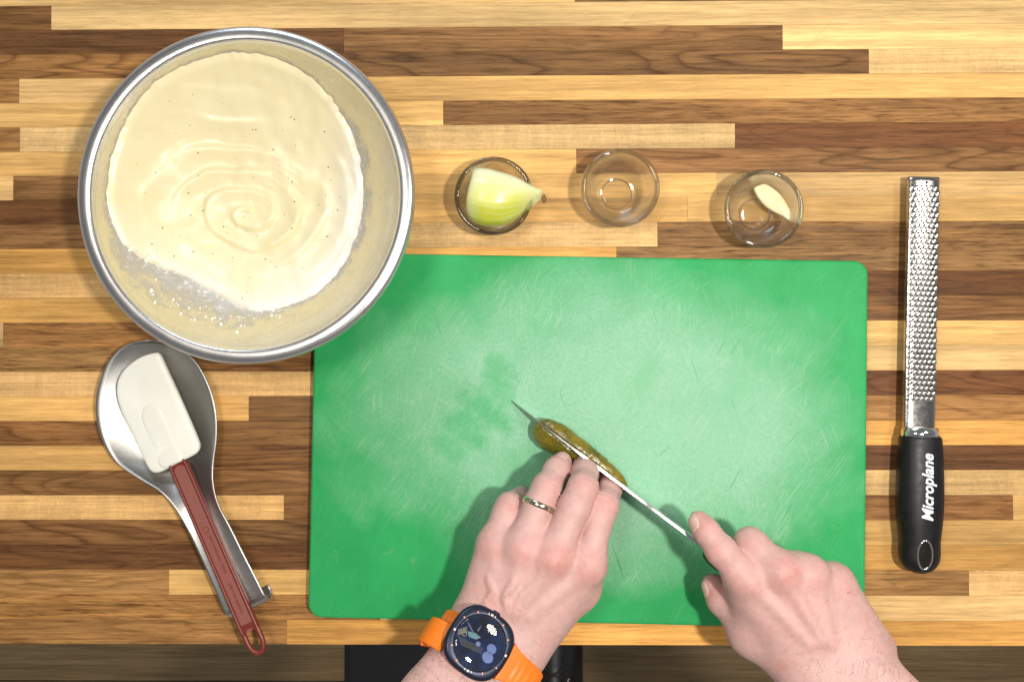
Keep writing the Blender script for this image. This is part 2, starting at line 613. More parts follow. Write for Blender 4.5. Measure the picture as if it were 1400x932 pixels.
for k in range(-6, 12):
    y0 = seam + (k - 0) * PW - PW * 3
    y1 = y0 + PW
    joint = random.choice((-1, 1)) * random.uniform(0.9, 1.35)
    x = -1.6
    while x < 1.6:
        xe = joint if x < joint - 1e-6 else 1.6
        xs = max(x, -1.6)
        if xe - xs > 0.02 and y1 < 0.9 and y0 > -1.6:
            g = 0.0012
            vs = [(xs + g, y0 + g, FZ), (xe - g, y0 + g, FZ), (xe - g, y1 - g, FZ), (xs + g, y1 - g, FZ)]
            vs += [(a - (g if a > (xs + xe) / 2 else -g) * -0.6, b, FZ - 0.005) for a, b, c in vs]
            mesh('plank', vs, [(0, 1, 2, 3), (0, 1, 5, 4), (1, 2, 6, 5), (2, 3, 7, 6), (3, 0, 4, 7)], mfl.m, floor, smooth=False)
        x = xe

MAT['mat'] = simple('mat_rubber', (0.008, 0.009, 0.013), 0.6, 0, 0.3, 40, 0.4, 700)
a = P(470, 900, FZ * 1000 + 14)
b = P(797, 900, FZ * 1000 + 14)
ya, yb = -1.35, -0.42
vs = []
for z, s in ((FZ, 0.0), (FZ + 0.009, 0.0), (FZ + 0.014, 0.012)):
    vs += [(a.x + s, ya + s, z), (b.x - s, ya + s, z), (b.x - s, yb - s, z), (a.x + s, yb - s, z)]
fs = [(0, 3, 2, 1), (8, 9, 10, 11)]
for k in range(2):
    for i in range(4):
        j = (i + 1) % 4
        fs.append((k * 4 + i, k * 4 + j, k * 4 + 4 + j, k * 4 + 4 + i))
fm = mesh('floor_mat', vs, fs, MAT['mat'], smooth=False)
bevel(fm, 0.003, 2)
tag(fm, 'black rubber mat on the wooden floor below the counter edge', 'mat')

# ------------------------------------------------------------------ cutting board
BZ = 12.0
c_tl, c_tr = P(430.5, 344, BZ), P(1186, 357.5, BZ)
c_bl, c_br = P(421.5, 845.5, BZ), P(1184.5, 859, BZ)
bc = (c_tl + c_tr + c_bl + c_br) / 4
ex = ((c_tr - c_tl) + (c_br - c_bl)).normalized()
ey = Vector((-ex.y, ex.x, 0))
bw = ((c_tr - c_tl).length + (c_br - c_bl).length) / 2
bh = ((c_tl - c_bl).length + (c_tr - c_br).length) / 2
print('board size', bw, bh)


def rounded_rect(w, h, r, n=8):
    pts = []
    for cx, cy, a0 in ((w / 2 - r, h / 2 - r, 0), (-w / 2 + r, h / 2 - r, 90), (-w / 2 + r, -h / 2 + r, 180), (w / 2 - r, -h / 2 + r, 270)):
        for k in range(n + 1):
            t = math.radians(a0 + 90 * k / n)
            pts.append((cx + r * math.cos(t), cy + r * math.sin(t)))
    return pts


vs, fs = [], []
rings_ = []
for z, ins in ((0.0, 0.0015), (0.0012, 0.0003), (0.0025, 0.0), (0.0095, 0.0), (0.0110, 0.0004), (0.0117, 0.0012), (0.0120, 0.0025)):
    pr = rounded_rect(bw - 2 * ins, bh - 2 * ins, 0.0115 - ins)
    st = len(vs)
    for i, (x, y) in enumerate(pr):
        wob = 0.00018 * noise.noise(Vector((x * 40, y * 40, 3))) if 0.001 < z < 0.0119 else 0
        vs.append(bc.xy.to_3d() + ex * (x + wob) + ey * (y + wob) + Vector((0, 0, z + 0.0002)))
    rings_.append((st, len(pr)))
for (s0, n), (s1, _) in zip(rings_, rings_[1:]):
    for i in range(n):
        j = (i + 1) % n
        fs.append((s0 + i, s0 + j, s1 + j, s1 + i))
fs.append(tuple(range(rings_[-1][0], rings_[-1][0] + rings_[-1][1])))
fs.append(tuple(reversed(range(rings_[0][0], rings_[0][0] + rings_[0][1]))))
cb = mesh('cutting_board', vs, fs, MAT['board'], pivot=(bc.x, bc.y, 0))
autosmooth(cb, 50)
tag(cb, 'scratched green plastic cutting board lying on the striped wooden countertop', 'cutting board')

# ------------------------------------------------------------------ mixing bowl
RIMZ = 90.0
bcen = P(335, 266, RIMZ)
BCX, BCY = bcen.x, bcen.y
WALL = [(1.6, 0.0), (1.6, 24), (2.4, 30), (6, 38), (12, 47.5), (20, 61.5), (30, 76), (40, 87.5), (50, 96.0), (60, 102.5), (70, 107.2), (80, 111.0), (87, 113.0)]
_wz = [w[0] for w in WALL[1:]]
_wr = [w[1] for w in WALL[1:]]


def r_in(z): return float(np.interp(z, _wz, _wr)) / 1000.0


def wall_hit(px, py, off=0.0):
    lo, hi = 2.0, 90.0
    for _ in range(40):
        mid = (lo + hi) / 2
        p = P(px, py, mid)
        f = math.hypot(p.x - BCX, p.y - BCY) - (r_in(mid) - off)
        if f > 0: lo = mid
        else: hi = mid
    return P(px, py, (lo + hi) / 2)


prof = [(max(r, 0.05), z) for z, r in WALL]
prof += [(113.6, 88.2), (113.9, 89.6), (114.4, 90.4), (115.4, 90.9), (118.5, 91.1), (121.0, 90.9), (122.8, 90.2), (123.8, 88.8), (124.1, 87.0), (123.6, 85.4), (122.2, 84.4), (120.4, 84.2), (118.6, 84.6), (116.0, 86.0), (114.4, 85.6)]
prof += [(r + 1.1, z - 0.4) for z, r in reversed(WALL[3:-1])] + [(29.5, 0.4), (26, 0.1), (20, 0.3), (0.05, 0.4)]
prof = [(r / 1000, z / 1000) for r, z in prof]
bowl = empty('mixing_bowl', (BCX, BCY, 0), 'large stainless steel mixing bowl holding creamy batter beside the green cutting board', 'bowl')
nin = len(WALL) + 2
lathe('basin', prof, (BCX, BCY, 0.0), MAT['bowl_steel'], bowl, n=160)
rim_prof = [(114.2, 90.2), (114.6, 91.0), (115.6, 91.5), (118.5, 91.8), (121.2, 91.6), (123.3, 90.8), (124.6, 89.0), (124.9, 87.0), (124.3, 84.9), (122.4, 83.7)]
MAT['rim'] = steel('rim_steel', (0.74, 0.73, 0.71), 0.27, 'ring')
lathe('rim', [(r / 1000, z / 1000) for r, z in rim_prof], (BCX, BCY, 0), MAT['rim'], bowl, n=160)

# batter: its shore line on the bowl wall is where the photograph shows it
SHORE = [(146, 270), (150, 225), (163, 185), (182, 148), (208, 116), (240, 95), (268, 84), (300, 74), (328, 72), (360, 75), (392, 86), (420, 102), (446, 126), (465, 152), (482, 184), (493, 222), (497, 262),
         (495, 290), (488, 320), (473, 356), (455, 380), (430, 403), (400, 416), (370, 424), (345, 425), (322, 417), (300, 405), (276, 392), (252, 378), (228, 370), (205, 360), (188, 350), (170, 336), (158, 315), (150, 294)]
shore2 = catmull([(x, y, 0) for x, y in SHORE], 8, True)
NT_ = len(shore2)
contact = []
smooth_c = []
for i, p in enumerate(shore2):
    j = 2.2 * noise.noise(Vector((i * 0.35, 0, 0))) + (4.0 * noise.noise(Vector((i * 0.6, 7, 0))) if (p.y > 335 and p.x < 300) else 0.8 * noise.noise(Vector((i * 0.5, 7, 0))))
    d = Vector((p.x - 330, p.y - 255, 0)).normalized()
    contact.append(wall_hit(p.x + d.x * j, p.y + d.y * j, 0.0004))
    smooth_c.append(wall_hit(p.x, p.y, 0.0004))
for _ in range(30):
    smooth_c = [(smooth_c[i - 1] + smooth_c[i] + smooth_c[(i + 1) % NT_]) / 3 for i in range(NT_)]
sw = P(343, 292, 28)
NR = 90
vs = []
thin = []
for i in range(NT_):
    for k in range(NR):
        u = 1.0 - k / (NR - 1)
        cpt = smooth_c[i].lerp(contact[i], max(0.0, (u - 0.90) / 0.10) ** 1.5)
        x = sw.x + (cpt.x - sw.x) * u
        y = sw.y + (cpt.y - sw.y) * u
        z0 = 0.027
        z = z0 + (cpt.z - z0) * u ** 2.4
        r = math.hypot(x - sw.x, y - sw.y)
        th = math.atan2(y - sw.y, x - sw.x)
        q = Vector((x * 16, y * 16, 0))
        wob = noise.noise(q) * 1.5 + noise.noise(q * 2.7) * 0.5
        rr_ = math.hypot((x - sw.x) * 0.92 + 0.004, (y - sw.y) * 1.12)
        ph = rr_ / 0.0210 * 2 * math.pi - th * 1.0 + wob * 2.2
        s = (ph / (2 * math.pi)) % 1.0
        ridge = (s / 0.72) ** 1.6 if s < 0.72 else (1 - (s - 0.72) / 0.28) ** 1.1      # lazy fold: slow rise, quick fall
        patch = max(0.0, min(1.0, 0.35 + 2.0 * noise.noise(q * 0.9 + Vector((4, 1, 0)))))
        env = (math.exp(-((r - 0.036) / 0.034) ** 2) + 0.25 * math.exp(-((r - 0.085) / 0.02) ** 2)) * (0.12 + 1.0 * patch)
        ph2 = (r + 0.25 * y) / 0.0062 * 2 * math.pi - th * 1.0 + wob * 4.2
        fine = (0.5 + 0.5 * math.sin(ph2)) * max(0.0, noise.noise(q * 1.1 + Vector((9, 2, 0))) * 2)
        edge = min(1.0, (1 - u) * 9)
        z += edge * (0.0042 * env * ridge * ridge * (3 - 2 * ridge) + 0.0002 * fine)
        z += edge * 0.0024 * noise.noise(Vector((x * 34, y * 34, 5))) + edge * 0.0011 * noise.noise(Vector((x * 90, y * 90, 2)))
        lump = noise.noise(Vector((x * 120, y * 120, 8)))
        z += 0.0016 * max(0, lump - 0.1) * math.exp(-(r / 0.022) ** 2)
        # thick smeared shoulder near the shore
        z += 0.0045 * math.exp(-((1 - u) / 0.06) ** 2) * 0.0 + 0.0030 * min(1, (1 - u) * 22) * math.exp(-((1 - u) / 0.18))
        vs.append((x, y, z))
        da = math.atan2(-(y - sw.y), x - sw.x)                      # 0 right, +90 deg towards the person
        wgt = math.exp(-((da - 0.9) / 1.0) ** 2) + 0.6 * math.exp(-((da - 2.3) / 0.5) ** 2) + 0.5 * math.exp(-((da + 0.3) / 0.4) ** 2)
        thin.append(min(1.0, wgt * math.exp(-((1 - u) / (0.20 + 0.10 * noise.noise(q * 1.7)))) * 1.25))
fs = grid_faces(NT_, NR, close_u=True)
mb = NT('batter')
oc = mb.coord()
n1 = mb.noise(oc, 22, 5, 0.6, 0.8)
sepb = mb.n('SeparateXYZ'); mb.l(oc, sepb.inputs[0])
cream = mb.mix(mb.rng(n1, 0.3, 0.7, 0, 1), (0.700, 0.625, 0.375), (0.735, 0.675, 0.455))
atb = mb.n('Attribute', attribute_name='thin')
cream = mb.mix(atb.outputs['Fac'], cream, (0.715, 0.705, 0.665))  # whiter edge: thin smear plus cool light put into the colour
mb.set(Base_Color=cream, Roughness=0.34, Subsurface_Weight=0.12, Subsurface_Scale=0.004, Specular_IOR_Level=0.45)
mb.b.inputs['Subsurface Radius'].default_value = (1.0, 0.8, 0.5)
mb.bump(mb.noise(oc, 260, 4, 0.6, 0.5), 0.12, 0.0008)
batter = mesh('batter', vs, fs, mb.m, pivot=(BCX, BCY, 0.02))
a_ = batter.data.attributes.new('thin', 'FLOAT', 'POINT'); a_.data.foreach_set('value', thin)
tag(batter, 'swirled pale cream batter specked with pepper inside the steel mixing bowl', 'batter')
# flecks of pepper on it
bm = bmesh.new()
for _ in range(150):
    i = random.randrange(NT_); k = random.randrange(6, NR - 4)
    u = 1.0 - k / (NR - 1)
    if random.random() > u * 1.2: continue
    p = Vector(vs[i * NR + k])
    s = random.choice((0.00022, 0.0003, 0.0004, 0.0006))
    geo = bmesh.ops.create_icosphere(bm, subdivisions=1, radius=s)
    for v in geo['verts']:
        v.co = Vector((v.co.x * random.uniform(.8, 1.5), v.co.y * random.uniform(.8, 1.3), v.co.z * 0.5)) + p - Vector((BCX, BCY, 0.02))
me = bpy.data.meshes.new('pepper_flecks'); bm.to_mesh(me); bm.free()
MAT['pepper'] = simple('pepper', (0.05, 0.04, 0.025), 0.7)
me.materials.append(MAT['pepper'])
pf = bpy.data.objects.new('pepper_flecks', me); put(pf, (BCX, BCY, 0.02), batter); pf['kind'] = 'stuff'

# greasy cream coat left all round the inner wall by mixing
mco = NT('cream_coat')
oc = mco.coord()
ccn = mco.noise(mco.mapping(oc, (1, 1, 2.0)), 24, 3, 0.5, 0.8)
mco.set(Base_Color=(0.88, 0.76, 0.44, 1), Roughness=0.30, Alpha=mco.rng(ccn, 0.30, 0.72, 0.50, 0.24))
lathe('cream_coat', [((r_in(z) - 0.00018), z / 1000) for z in (12, 18, 24, 30, 36, 42, 48, 54, 60, 66, 72, 78, 83, 86.5)], (BCX, BCY, 0), mco.m, batter, n=128)

# thin film the batter left on the steel wall, and its spatter
mf = NT('batter_film')
oc = mf.coord()
fn = mf.noise(oc, 90, 5, 0.65, 0.4)
att = mf.n('Attribute', attribute_name='edge')
alpha = mf.math('MULTIPLY', mf.rng(mf.math('ADD', fn, mf.math('MULTIPLY', att.outputs['Fac'], -0.35)), 0.10, 0.46, 0.0, 1.0), 0.80)
mf.set(Base_Color=mf.mix(mf.rng(mf.noise(oc, 320, 3), 0.55, 0.68, 0, 1), (0.50, 0.49, 0.47), (0.80, 0.79, 0.76)), Roughness=0.4, Alpha=alpha)
vs2, ed = [], []
NF = 7
for i in range(0, NT_, 2):
    p = shore2[i]
    d = Vector((p.x - 330, p.y - 255, 0)).normalized()
    a = math.degrees(math.atan2(p.y - 255, p.x - 330)) % 360       # 0 = right, 90 = down
    wdt = 4 + 46 * math.exp(-((a - 125) / 26) ** 2) + 18 * math.exp(-((a - 95) / 16) ** 2) + 9 * math.exp(-((a - 5) / 30) ** 2) + 9 * math.exp(-((a - 345) / 20) ** 2)
    wdt *= 1 + 0.35 * noise.noise(Vector((i * 0.11, 3, 0)))
    for k in range(NF):
        t = -6 + (wdt + 6) * k / (NF - 1)
        vs2.append(wall_hit(p.x + d.x * t, p.y + d.y * t, 0.00055))
        ed.append(k / (NF - 1))
film = mesh('batter_film', vs2, grid_faces(len(range(0, NT_, 2)), NF, close_u=True), mf.m, batter, pivot=(BCX, BCY, 0.02))
at = film.data.attributes.new('edge', 'FLOAT', 'POINT')
at.data.foreach_set('value', ed)
bm = bmesh.new()
for _ in range(70):
    t = random.random()
    px = 205 + 190 * t + random.gauss(0, 6)
    py = 388 + 62 * math.sin(math.pi * (0.12 + 0.62 * t)) - 12 + random.gauss(0, 8)
    w = wall_hit(px, py, 0.0006)
    s = random.choice((0.0003, 0.0004, 0.0006, 0.0008, 0.0013)) * random.uniform(0.7, 1.3)
    geo = bmesh.ops.create_icosphere(bm, subdivisions=2, radius=s)
    q = random.uniform(0, 3)
    for v in geo['verts']:
        n = noise.noise(v.co * 900 + Vector((q, q, q)))
        v.co = v.co * (1 + 0.35 * n)
        v.co = Vector((v.co.x, v.co.y, v.co.z * 0.5)) + w - Vector((BCX, BCY, 0.02))
for f in bm.faces: f.smooth = True
me = bpy.data.meshes.new('batter_spatter'); bm.to_mesh(me); bm.free()
MAT['spat'] = simple('spatter', (0.80, 0.77, 0.68), 0.4, 0, 0.03)
me.materials.append(MAT['spat'])
sp_ = bpy.data.objects.new('batter_spatter', me); put(sp_, (BCX, BCY, 0.02), batter); sp_['kind'] = 'stuff'

# ------------------------------------------------------------------ glass prep bowls
mg = NT('clear_glass')
t = mg.t
gl = mg.n('BsdfGlass'); gl.inputs['IOR'].default_value = 1.47; gl.inputs['Roughness'].default_value = 0.0
gl.inputs['Color'].default_value = (0.985, 0.99, 0.985, 1)
tr = mg.n('BsdfTransparent'); tr.inputs['Color'].default_value = (0.97, 0.975, 0.97, 1)
lw = mg.n('LayerWeight'); lw.inputs['Blend'].default_value = 0.35
mx = mg.n('MixShader')
fac = mg.rng(lw.outputs['Facing'], 0.0, 0.6, 0.70, 0.76)
mg.l(fac, mx.inputs[0]); mg.l(tr.outputs[0], mx.inputs[1]); mg.l(gl.outputs[0], mx.inputs[2])
gy = mg.n('BsdfGlossy'); gy.inputs['Roughness'].default_value = 0.03
mx2 = mg.n('MixShader')
mg.l(mg.rng(lw.outputs['Facing'], 0.25, 0.8, 0.03, 0.38), mx2.inputs[0]); mg.l(mx.outputs[0], mx2.inputs[1]); mg.l(gy.outputs[0], mx2.inputs[2])
mg.l(mx2.outputs[0], mg.out.inputs['Surface'])
GP = [(0.05, 2.0), (11.5, 2.0), (12.8, 1.2), (13.6, 0.2), (15.2, 0.1), (16.6, 0.6), (18.2, 2.2), (22.5, 6.0), (26.4, 11.5), (28.9, 18.0), (30.2, 24.0), (30.9, 28.0), (31.6, 29.4), (31.5, 30.9), (30.4, 31.9), (28.8, 31.9), (27.6, 31.0), (27.2, 28.8), (26.2, 24.0), (24.4, 18.0), (21.6, 12.4), (18.0, 8.6), (13.0, 6.6), (8.0, 6.0), (0.05, 5.8)]
GB = []
for (px, py, lab) in ((675, 268, 'small clear glass bowl holding a green onion wedge'), (848, 257, 'small empty clear glass bowl on the wooden countertop'), (1044, 285.5, 'small clear glass bowl holding a flat pale garlic slice')):
    c = P(px, py, 30)
    pts = catmull([(r, z, 0) for r, z in GP], 3)
    o = lathe('glass_bowl', [(max(p.x, 0.02) / 1000, max(p.y, 0.0) / 1000 + 0.0003) for p in pts], (c.x, c.y, 0), mg.m, None, n=96)
    tag(o, lab, 'bowl', 'glass prep bowls')
    GB.append(c)

# onion wedge: half a bulb end, narrowing to the root
oa, ob = P(643, 264, 24), P(738, 272, 26)
ax = (ob - oa); L = ax.length; ax.normalize()
side = Vector((-ax.y, ax.x, 0)).normalized()
upv = ax.cross(side) * -1
if upv.z < 0: upv = -upv
opr = [(0.00, 0.80), (0.03, 0.90), (0.10, 0.985), (0.22, 1.03), (0.35, 1.0), (0.48, 0.94), (0.60, 0.83), (0.72, 0.66), (0.82, 0.49), (0.90, 0.35), (0.96, 0.25), (1.0, 0.17)]
opr = catmull([(a, b, 0) for a, b in opr], 4)
vs = []
NS = 56
ORR = 0.0228
for q in opr:
    for k in range(NS):
        w = 2 * math.pi * k / NS
        cx, cy = math.cos(w), math.sin(w)
        rr = ORR * q.y * (1 + 0.012 * math.cos(9 * w + 1.0) * q.y)
        sy = rr * cx * (1.0 if cx < 0 else 0.98)
        sz = rr * cy * (0.92 if cy > 0 else 0.55)
        bend = -0.0045 * math.sin(q.x * math.pi) + 0.0035 * q.x
        vs.append(oa + ax * (q.x * L + 0.0012 * math.sin(w * 2)) + side * (sy + bend) + upv * sz)
no = len(opr)
vs.append(oa + ax * 0.002 - upv * 0.002); vs.append(ob + ax * 0.0006)
fs = grid_faces(no, NS, close_v=True)
for k in range(NS):
    fs.append((len(vs) - 2, k, (k + 1) % NS)); fs.append((len(vs) - 1, (no - 1) * NS + k, (no - 1) * NS + (k + 1) % NS))
mo = NT('onion_flesh')
at = mo.n('Attribute', attribute_name='onion')
sO = mo.n('SeparateXYZ'); mo.l(at.outputs['Vector'], sO.inputs[0])     # x along the bulb, y around it
vein = mo.noise(mo.mapping(at.outputs['Vector'], (1.2, 34, 1)), 1.0, 3, 0.5)
nzo = mo.noise(mo.mapping(at.outputs['Vector'], (2.4, 1.6, 1)), 1.3, 3, 0.5)
tone = mo.math('ADD', sO.outputs[1], mo.math('MULTIPLY', mo.math('SUBTRACT', nzo, 0.5), 0.35))
colr = mo.ramp(tone, [(0.10, (0.72, 0.76, 0.52)), (0.34, (0.66, 0.70, 0.33)), (0.58, (0.60, 0.60, 0.10)), (0.85, (0.50, 0.53, 0.045))])
tipw = mo.rng(sO.outputs[0], 0.70, 0.95, 0.0, 0.85)
colr = mo.mix(tipw, colr, (0.62, 0.62, 0.34))
basew = mo.rng(sO.outputs[0], 0.0, 0.22, 0.55, 0.0)
colr = mo.mix(basew, colr, (0.72, 0.76, 0.55))
colr = mo.mix(mo.rng(vein, 0.48, 0.62, 0, 0.55), colr, (0.66, 0.72, 0.34))
mo.set(Base_Color=colr, Roughness=0.28, Subsurface_Weight=0.15, Subsurface_Scale=0.004, Coat_Weight=0.06, Coat_Roughness=0.2)
mo.bump(vein, 0.22, 0.0008)
onion = empty('onion_wedge', (oa + ob) / 2 - Vector((0, 0, 0.015)), 'yellow green peeled onion wedge tapering to its root in a glass bowl', 'onion')
fl = mesh('flesh', vs, fs, mo.m, onion)
vals = []
for q in opr:
    for k in range(NS):
        w = 2 * math.pi * k / NS
        vals.append((q.x, 0.5 - 0.5 * math.cos(w), 0))
vals += [(0, 0.4, 0), (1, 0.5, 0)]
a_ = fl.data.attributes.new('onion', 'FLOAT_VECTOR', 'POINT')
a_.data.foreach_set('vector', [c for v in vals for c in v])
MAT['root'] = simple('root_fibre', (0.20, 0.12, 0.04), 0.8, 0, 0.4, 800)
bm = bmesh.new()
geo = bmesh.ops.create_icosphere(bm, subdivisions=3, radius=0.0026)
for v in geo['verts']:
    n = noise.noise(v.co * 1200)
    v.co = Vector((v.co.x * 0.7, v.co.y * 1.25, v.co.z)) * (1 + 0.45 * n)
me = bpy.data.meshes.new('root'); bm.to_mesh(me); bm.free(); me.materials.append(MAT['root'])
rt = bpy.data.objects.new('root', me); put(rt, P(744, 272, 27), onion)

# garlic slice
gout = [(1031, 257), (1038, 253.5), (1045, 252), (1056, 257.5), (1066, 266), (1075, 279), (1081, 292), (1084, 305), (1079, 303), (1071, 297), (1058, 290), (1047, 283), (1038, 273), (1032, 263)]
gsm = catmull([(x, y, 0) for x, y in gout], 5, True)
vs = []
for lvl, ins in ((-2.0, 1.2), (-1.4, 0.2), (0, 0), (1.4, 0.2), (2.0, 1.3)):
    for p in gsm:
        d = Vector((1056 - p.x, 277 - p.y, 0)).normalized()
        z = 14.5 + (p.x - 1056) * 0.10 - (p.y - 277) * 0.02
        q = P(p.x + d.x * ins / 0.6, p.y + d.y * ins / 0.6, z)
        vs.append(q + Vector((0, 0, lvl / 1000)))
ng = len(gsm)
fs = grid_faces(5, ng, close_v=True) + [tuple(range(ng)), tuple(range(4 * ng, 5 * ng))]
mgar = NT('garlic_flesh')
oc = mgar.coord()
mgar.set(Base_Color=mgar.mix(mgar.rng(mgar.noise(oc, 120, 4), 0.3, 0.7, 0, 1), (0.72, 0.64, 0.36), (0.78, 0.72, 0.46)), Roughness=0.38, Subsurface_Weight=0.15, Subsurface_Scale=0.003)
mgar.bump(mgar.noise(oc, 700, 3), 0.1, 0.0004)
gs = mesh('garlic_slice', vs, fs, mgar.m)
autosmooth(gs, 60)
tag(gs, 'flat pale pointed garlic slice lying inside a clear glass bowl', 'garlic')

# ------------------------------------------------------------------ hand grater
g0, g1 = P(1264, 242, 15), P(1257.5, 586, 15)
gax = (g1 - g0); GL = gax.length; gax.normalize()
gsd = Vector((-gax.y, gax.x, 0))
if gsd.x < 0: gsd = -gsd                     # to the right in the picture
GW = 0.0126
grater = empty('hand_grater', (g0 + g1) / 2 - Vector((0, 0, 0.015)), 'long narrow steel hand grater with black rubber handle right of the green board', 'grater')


def gpt(s, w, z): return g0 + gax * s + gsd * w + Vector((0, 0, z))


prf = [(-1.0, -0.0065), (-1.0, -0.0030), (-0.985, -0.0008), (-0.93, 0.0), (-0.5, 0.0006), (0, 0.0008), (0.5, 0.0006), (0.93, 0.0), (0.985, -0.0008), (1.0, -0.0030), (1.0, -0.0065)]
NB = 60
vs = []
for i in range(NB):
    s = GL * i / (NB - 1) * 1.02
    sag = -0.0004 * math.sin(math.pi * i / (NB - 1))
    for w, z in prf: vs.append(gpt(s, w * GW, z + sag + 0.0004))
MAT['grater'] = steel('grater_steel', (0.50, 0.485, 0.46), 0.20, (300, 300, 300))
MAT['teeth'] = steel('teeth_steel_lit', (0.66, 0.64, 0.60), 0.30, (300, 300, 300))  # same steel as the blade, lightened to paint in caught light
bl = mesh('blade', vs, grid_faces(NB, len(prf)), MAT['grater'], grater)
sm_ = bl.modifiers.new('thick', 'SOLIDIFY'); sm_.thickness = 0.0005; sm_.offset = -1
# teeth: scooped up steel, each with its dark opening in front
bm = bmesh.new(); bmh = bmesh.new()
org = bl.location + PIVOT[grater.name]
rows = 41
pitch = (GL - 0.030) / rows
for r in range(rows):
    n = 6
    for k in range(n):
        w = (-0.84 + (k + (0.5 if r % 2 else 0.0)) * 1.68 / (n - 0.5)) * GW
        s = 0.0095 + r * pitch
        z0 = 0.0009 + 0.0004 - 0.0004 * math.sin(math.pi * s / GL) - 0.0003 * (w / GW) ** 2
        # leaf-like scoop: 5x4 patch rising to the far edge
        A, B = 5, 5
        sl = 0.0034; sw_ = 0.00178
        idx = []
        for i in range(A):
            u = i / (A - 1)
            for j in range(B):
                v = -1 + 2 * j / (B - 1)
                hw = sw_ * math.sin(math.pi * (0.16 + 0.62 * u)) 
                zz = 0.00115 * u ** 0.8 * (1 - v * v * 0.9)
                idx.append(bm.verts.new(gpt(s + sl * (0.5 - u) + 0.0006, w + v * hw + 0.0005 * (u - .5), z0 + zz) - org))
        for i in range(A - 1):
            for j in range(B - 1):
                bm.faces.new((idx[i * B + j], idx[(i + 1) * B + j], idx[(i + 1) * B + j + 1], idx[i * B + j + 1])).smooth = True
        hv = []
        for q in range(8):
            t_ = 2 * math.pi * q / 8
            hv.append(bmh.verts.new(gpt(s - sl * 0.5 - 0.00025 + 0.00075 * math.cos(t_), w + 0.0011 * math.sin(t_) + 0.0003, z0 + 0.00015) - org))
        bmh.faces.new(hv)
for nm, b_, mt in (('teeth', bm, MAT['teeth']), ('tooth_openings', bmh, MAT['hole'])):
    bmesh.ops.recalc_face_normals(b_, faces=b_.faces)
    me = bpy.data.meshes.new(nm); b_.to_mesh(me); b_.free(); me.materials.append(mt)
    o = bpy.data.objects.new(nm, me); put(o, org, grater); o['kind'] = 'stuff'
c = gpt(0.0047, 0.0012, 0.0016)
hs = [(c.x + 0.0012 * math.cos(2 * math.pi * k / 16), c.y + 0.0012 * math.sin(2 * math.pi * k / 16), c.z) for k in range(16)]
mesh('hanging_hole', hs, [tuple(range(16))], MAT['hole'], grater)
# handle
h0, h1 = P(1258, 596, 14), P(1256.5, 783, 14)
hax = h1 - h0; HL = hax.length; hax.normalize()
hsd = Vector((-hax.y, hax.x, 0))
if hsd.x < 0: hsd = -hsd
hp = catmull([(0, 15.2, 11.5), (0.01, 16.2, 12.4), (0.05, 16.8, 12.8), (0.18, 17.6, 13.3), (0.35, 18.2, 13.8), (0.50, 18.2, 13.8), (0.62, 17.4, 13.5), (0.74, 15.9, 12.8), (0.79, 15.7, 12.4), (0.86, 16.0, 12.0), (0.92, 14.6, 11.2), (0.965, 10.8, 9.2), (0.99, 5.8, 6.0), (1.0, 1.2, 2.0)], 4)
NS = 40
vs = []
for q in hp:
    for k in range(NS):
        w = 2 * math.pi * k / NS
        cx, cy = math.cos(w), math.sin(w)
        e = 0.85
        cx = math.copysign(abs(cx) ** e, cx); cy = math.copysign(abs(cy) ** e, cy)
        vs.append(h0 + hax * (q.x * HL) + hsd * (cx * q.y / 1000) + Vector((0, 0, cy * q.z / 1000)))
nh = len(hp)
fs = grid_faces(nh, NS, close_v=True) + [tuple(range(NS)), tuple(range((nh - 1) * NS, nh * NS))]
hd = mesh('handle', vs, fs, MAT['rubber'], grater)
# chrome collar
vs = []
for s, e in ((-0.0075, 0.82), (-0.0068, 0.90), (-0.003, 0.95), (0.0008, 0.97), (0.0012, 0.90)):
    for k in range(NS):
        w = 2 * math.pi * k / NS
        vs.append(h0 + hax * s + hsd * (math.cos(w) * 0.0158 * e) + Vector((0, 0, math.sin(w) * 0.0122 * e)))
mesh('collar', vs, grid_faces(5, NS, close_v=True) + [tuple(range(NS)), tuple(range(4 * NS, 5 * NS))], MAT['chrome'], grater)
# hanging eye: chrome lined oval dish
ec = P(1265, 758.5, 26.5)


def handle_top(px, py):
    p = P(px, py, 26)
    s = (p - h0).dot(hax) / HL; w = (p - h0).dot(hsd)
    ry = np.interp(s, [q.x for q in hp], [q.y for q in hp]) / 1000
    rz = np.interp(s, [q.x for q in hp], [q.z for q in hp]) / 1000
    tt = min(0.98, abs(w) / max(ry, 1e-4))
    z = h0.z + rz * (1 - tt ** (2 / 0.85)) ** (0.425)
    return Vector((p.x, p.y, z))


def oval_ring(name, px, py, rx, ry, rad, mat, parent, lift=0.0):
    pts = []
    for k in range(40):
        w = 2 * math.pi * k / 40
        q = handle_top(px + rx * math.cos(w), py + ry * math.sin(w))
        pts.append(q + Vector((0, 0, lift)))
    return tube(name, pts, rad, mat, parent, 8, closed=True)


oval_ring('eye_ring', 1265, 758.5, 9.6, 20, 0.0008, MAT['chrome'], grater, -0.0001)
vs = []
for j, f_ in enumerate((1.0, 0.85, 0.6, 0.3, 0.02)):
    for k in range(40):
        w = 2 * math.pi * k / 40
        q = handle_top(1265 + 9.6 * f_ * math.cos(w), 758.5 + 20 * f_ * math.sin(w))
        vs.append(q + Vector((0, 0, 0.0004 + (0.0005 if j else 0) * (1 - f_))))
MAT['eye'] = steel('dark_chrome', (0.16, 0.14, 0.11), 0.12)
mesh('eye_lining', vs, grid_faces(5, 40, close_v=True), MAT['eye'], grater)


